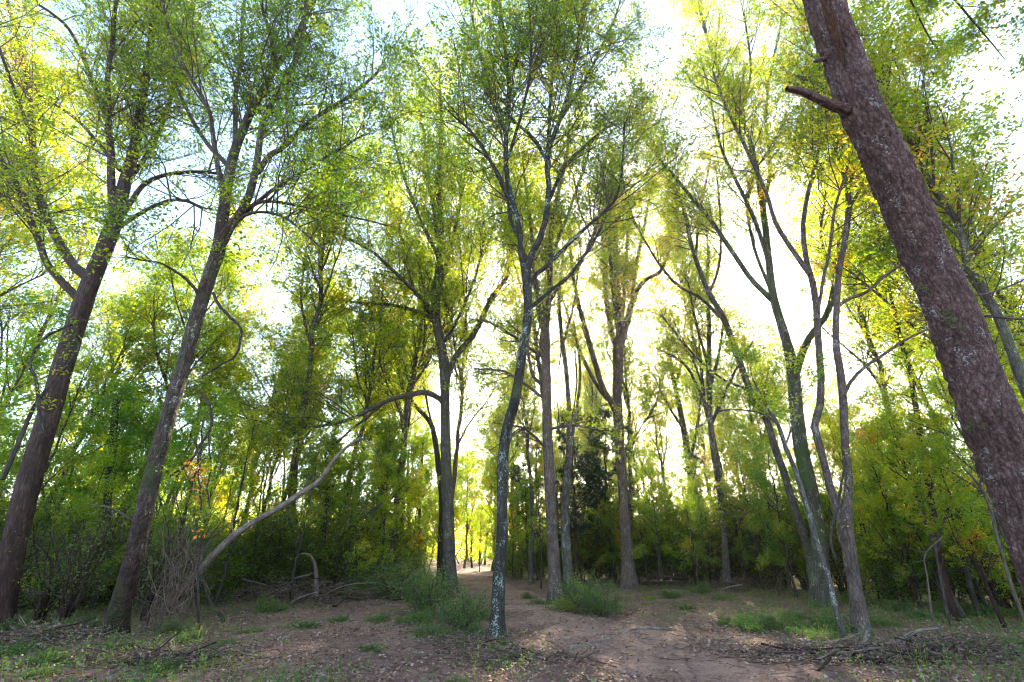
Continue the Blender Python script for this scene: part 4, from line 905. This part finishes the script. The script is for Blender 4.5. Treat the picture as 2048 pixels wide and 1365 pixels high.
# brush piles: big sticks are parts, the small stuff between them is joined
def brush_pile(px, py, wx, wy, h, n_big, n_small, label, rbig=.025, m=B_STICK, lenb=(.8, 2.2), leafy=0, ang=None):
    g = ground_at(px, py); root, inv = thing_at('brush_pile', g, label, 'brush pile')
    def stick(r, ln):
        u, v = rng.normal()*.45, rng.normal()*.45; c = np.array([g[0]+u*wx, g[1]+v*wy, 0])
        hh = h*math.exp(-(u*u+v*v)*1.6); c[2] = float(gz(c[0], c[1]))+U(.02, 1)*hh
        a = U(0, math.pi*2) if ang is None else ang+rng.normal()*.5
        d = nrm(np.array([math.cos(a), math.sin(a)*.7, rng.normal()*.16*(1+h)])); K = 7; P = np.empty((K, 3)); P[0] = c-d*ln/2
        for k in range(1, K): P[k] = P[k-1]+d*ln/(K-1); d = nrm(d+rng.normal(size=3)*.12)
        zg = gz(P[:, 0], P[:, 1]); P[:, 2] = np.maximum(P[:, 2], zg+r)
        return P, r*np.linspace(1, .45, K)
    for k in range(n_big):
        P, Rr = stick(rbig*U(.5, 1.3), U(*lenb)); part('branch', P, Rr, [m, B_DEAD, B_BROWN][int(rng.integers(3))], root, inv, 6, .15)
    sm = [stick(U(.004, .011), U(.3, 1.1)) for _ in range(n_small)]
    acc = Acc(); acc.tubes(np.array([a for a, b in sm]), np.array([b for a, b in sm]), 4); o = acc.obj('twigs', m, root); o.matrix_parent_inverse = inv; o['kind'] = 'stuff'
    V, F, T = leaves(np.array([a for a, b in sm]), 6, .06, np.full(n_small, .25), spread=.06, hang=.5); o = mesh_obj('dry_leaves', V, F, LEAF_DRY, root, tint=T); o.matrix_parent_inverse = inv; o['kind'] = 'stuff'
brush_pile(590, 1205, 3.6, 1.3, .75, 40, 420, 'long dark pile of cut brush and roots in front of the left thicket', .03)
brush_pile(1330, 1168, 3.2, 1.6, .8, 26, 300, 'reddish brown heap of brush right of the dark trunk beside the sun', .03)
brush_pile(1490, 1178, 2.2, 1.0, .5, 14, 130, 'low heap of pale sticks at the foot of the grey trunk by the bushes', .03)
brush_pile(1000, 1318, 1.4, .6, .13, 9, 90, 'scattered pale sticks and dry leaves at the foot of the speckled trunk', .014, lenb=(.5, 1.1))
brush_pile(930, 1292, .8, .5, .15, 7, 60, 'small heap of thin twigs left of the foot of the speckled trunk', .012, lenb=(.4, .9))
brush_pile(1740, 1312, 2.4, .8, .12, 34, 420, 'long tangle of grey roots and fallen branches below the pinkish trunk', .021, B_STICK, (.5, 1.5), ang=.05)
brush_pile(1925, 1312, 1.5, .8, .2, 20, 260, 'mound of weathered roots near the foot of the huge leaning trunk', .02, B_STICK, (.4, 1.2))
brush_pile(1180, 1228, 1.2, .6, .12, 8, 90, 'few thin sticks around the foot of the straight brown trunk', .013, lenb=(.4, 1.0))
brush_pile(60, 1290, 1.6, .9, .3, 14, 200, 'twiggy brush between the leftmost trunk and the frame corner', .014, lenb=(.5, 1.5))
brush_pile(300, 1330, 1.8, .7, .15, 14, 160, 'scatter of reddish sticks below the ringed leaning trunk', .014, lenb=(.5, 1.4))
brush_pile(1800, 1185, 2.2, 1.4, .5, 16, 220, 'dark brush heap under the yellow trees behind the pinkish trunk', .025, B_BROWN)
brush_pile(1040, 1160, 1.6, 1.6, .5, 6, 120, 'small brown brush heap beside the far part of the track', .02)
# single fallen branches
for k, (px, lb) in enumerate((([(1682, 1305, 16), (1712, 1314, 17), (1745, 1322, 14), (1770, 1322, 11), (1800, 1316, 7)], 'reddish broken log lying in the roots below the pinkish trunk'),
                              ([(1780, 1302, 9), (1795, 1286, 8), (1815, 1272, 7), (1845, 1260, 6), (1880, 1257, 4)], 'curved grey branch arching up out of the root tangle'),
                              ([(1712, 1302, 10), (1726, 1288, 9), (1735, 1266, 9)], 'short pale stick propped upright in the root tangle'),
                              ([(1840, 1324, 12), (1870, 1330, 13), (1902, 1325, 8)], 'dark reddish log lying at the edge of the bare dirt on the right'),
                              ([(85, 1318, 12), (110, 1325, 11), (140, 1330, 8), (170, 1342, 6)], 'pale freshly broken branch lying among low plants in the left corner'),
                              ([(1625, 1350, 6), (1650, 1330, 6), (1660, 1315, 5)], 'small forked stick on the dirt left of the reddish log'),
                              ([(1000, 1300, 9), (1040, 1308, 8), (1080, 1315, 6), (1110, 1318, 4)], 'long pale stick lying right of the foot of the speckled trunk'),
                              ([(1120, 1290, 4), (1200, 1282, 5), (1280, 1262, 5), (1350, 1255, 4)], 'thin green-grey fallen vine lying along the edge of the track'))):
    q = []
    for i, (x, y, w_) in enumerate(px):
        p = ground_at(x, y+3) if k not in (1, 2, 5) else None
        if p is None:
            b0 = ground_at(px[0][0], px[0][1]+4); p = at(x, y, b0[1])
        dep = np.dot(p-np.array([0, 0, CAMH]), [0, CP, SP]); r = w_/2*dep/FPX
        if k not in (1, 2, 5): p[2] += r*.7
        q.append([*p, r])
    L = smooth_line(q, 30); nm = 'log' if 'log' in lb else 'fallen_branch'
    root, inv = thing_at(nm, L[0, :3], lb, 'log' if 'log' in lb else 'branch')
    part('branch_wood', L[:, :3], L[:, 3], B_DEAD if 'pale' in lb or 'grey' in lb else B_BROWN, root, inv, 12, .2)
    P1, R1, _ = children(L[None, :, :3], L[None, :, 3], 3, .3, .9, (.15, .5), (30, 70), .25, 5, .15, .01)
    for j in range(3): part('side_twig', P1[j], np.maximum(R1[j], .003), B_STICK, root, inv, 5, 0)

# ------------------------------------------------------------------ leaf litter, sticks and ground cover
def scatter(n, ymin, ymax):
    Y = ymin*(ymax/ymin)**rng.random(n); X = rng.uniform(-1.25, 1.25, n)*Y; return X, Y
def litter():
    N = 105000; X, Y = scatter(N, 4.5, 34)
    keep = (np.sin(X*1.3+2*np.sin(Y*.8))+np.sin(Y*1.9+X*.7)+rng.normal(size=N)*.9 > -1.1) & ((path_dist(X, Y) > 1.1) | (rng.random(N) < .55)); X, Y = X[keep], Y[keep]; N = len(X)
    s = rng.uniform(.03, .085, N)[:, None]; a = rng.uniform(0, 2*np.pi, N)
    d = np.stack([np.cos(a), np.sin(a), rng.normal(size=N)*.3], 1); d = nrm(d)
    up = nrm(np.stack([rng.normal(size=N)*.35, rng.normal(size=N)*.35, np.ones(N)], 1)); b = nrm(np.cross(up, d)); up = np.cross(d, b)
    c = np.stack([X, Y, gz(X, Y)+.022+np.abs(rng.normal(size=N))*.012], 1)
    V = np.empty((N, 4, 3)); V[:, 0] = c-d*s*.5; V[:, 2] = c+d*s*.5+up*s*.1; V[:, 1] = c+b*s*.3+up*s*.18; V[:, 3] = c-b*s*.3+up*s*.12
    o = mesh_obj('leaf_litter', V.reshape(-1, 3), np.arange(N*4).reshape(N, 4), LEAF_DRY, tint=np.clip(rng.beta(1.5, 1.9, N), 0, 1)); o['kind'] = 'stuff'; o['label'] = 'dry tan and reddish leaves strewn over the bare soil'
    n = 2600; X, Y = scatter(n, 4.5, 26); a = rng.uniform(0, np.pi, n); ln = rng.uniform(.06, .35, n); K = 4
    P = np.empty((n, K, 3)); dd = np.stack([np.cos(a), np.sin(a)], 1)
    for k in range(K):
        q = np.stack([X, Y], 1)+dd*(ln*(k/(K-1)-.5))[:, None]+rng.normal(size=(n, 2))*.012; P[:, k, :2] = q; P[:, k, 2] = gz(q[:, 0], q[:, 1])+.025+rng.random(n)*.02
    V, F, B = tubes(P, np.repeat(rng.uniform(.002, .007, n)[:, None], K, 1), 4)
    o = mesh_obj('small_sticks', V, F, B_STICK, None, True, bark=B); o['kind'] = 'stuff'; o['label'] = 'small dry sticks scattered on the soil'
litter()
def cover():
    """low herbs and grass: patchy, thick at the foot of the thicket and thin on the dirt"""
    n = 26000; X, Y = scatter(n, 5.0, 36); pd = path_dist(X, Y)
    px = 1024+FPX*X/(Y*CP+(0-CAMH)*SP)
    edge = np.interp(px, [-200, 200, 450, 620, 860, 940, 1010, 1300, 1640, 1900, 2200], [10, 10.5, 12, 16, 19, 40, 26, 17, 11, 9, 8])
    dens = 1/(1+np.exp(-(Y-edge)*.9)); pat = np.sin(X*.9+1.1)*np.sin(Y*.75+.4)+.5*np.sin(X*2.1+Y)+rng.normal(size=n)*.25
    dens = np.maximum(dens, np.where(pat > .55, .55, .035)); dens *= np.clip((pd-1.0)/1.2, 0, 1)
    dens = np.where((px < 520), np.maximum(dens, .3), dens)
    k = rng.random(n) < dens; X, Y = X[k], Y[k]; n = len(X)
    K = 3; P = np.empty((n, K, 3)); h = rng.uniform(.05, .26, n); a = rng.uniform(0, 2*np.pi, n)
    for j in range(K):
        t = j/(K-1); P[:, j] = np.stack([X+np.cos(a)*h*t*t*.7, Y+np.sin(a)*h*t*t*.7, gz(X, Y)+h*t], 1)
    V, F, T = leaves(P, 6, .05, .35+.2*np.sin(X*.7)+rng.normal(size=n)*.12, spread=.03, hang=-.1, t0=.1, aspect=.45)
    o = mesh_obj('ground_cover', V, F, LEAF_LOW, tint=T); o['kind'] = 'stuff'; o['label'] = 'low green herbs growing between the leaf litter'
    m = 9000; i = rng.integers(0, n, m); c = np.stack([X[i]+rng.normal(size=m)*.12, Y[i]+rng.normal(size=m)*.12, np.zeros(m)], 1); c[:, 2] = gz(c[:, 0], c[:, 1])
    a = rng.uniform(0, 2*np.pi, m); hh = rng.uniform(.08, .3, m)[:, None]; d = np.stack([np.cos(a), np.sin(a), np.zeros(m)], 1); sd = np.stack([-np.sin(a), np.cos(a), np.zeros(m)], 1)*.004
    V = np.empty((m, 4, 3)); V[:, 0] = c-sd; V[:, 1] = c+sd; V[:, 2] = c+d*hh*.45+np.array([0, 0, 1])*hh+sd*.3; V[:, 3] = c+d*hh*.45+np.array([0, 0, 1])*hh-sd*.3
    o = mesh_obj('grass', V.reshape(-1, 3), np.arange(m*4).reshape(m, 4), LEAF_LOW, tint=rng.uniform(.2, 1, m)); o['kind'] = 'stuff'; o['label'] = 'thin grass blades among the low herbs'
cover()

for o in bpy.data.objects:
    if o.parent is not None and o.type == 'MESH' and o.name.split('.')[0] in ('twigs', 'crown', 'foliage', 'limbs', 'stems', 'sprigs', 'dry_leaves'):
        o['kind'] = 'stuff'
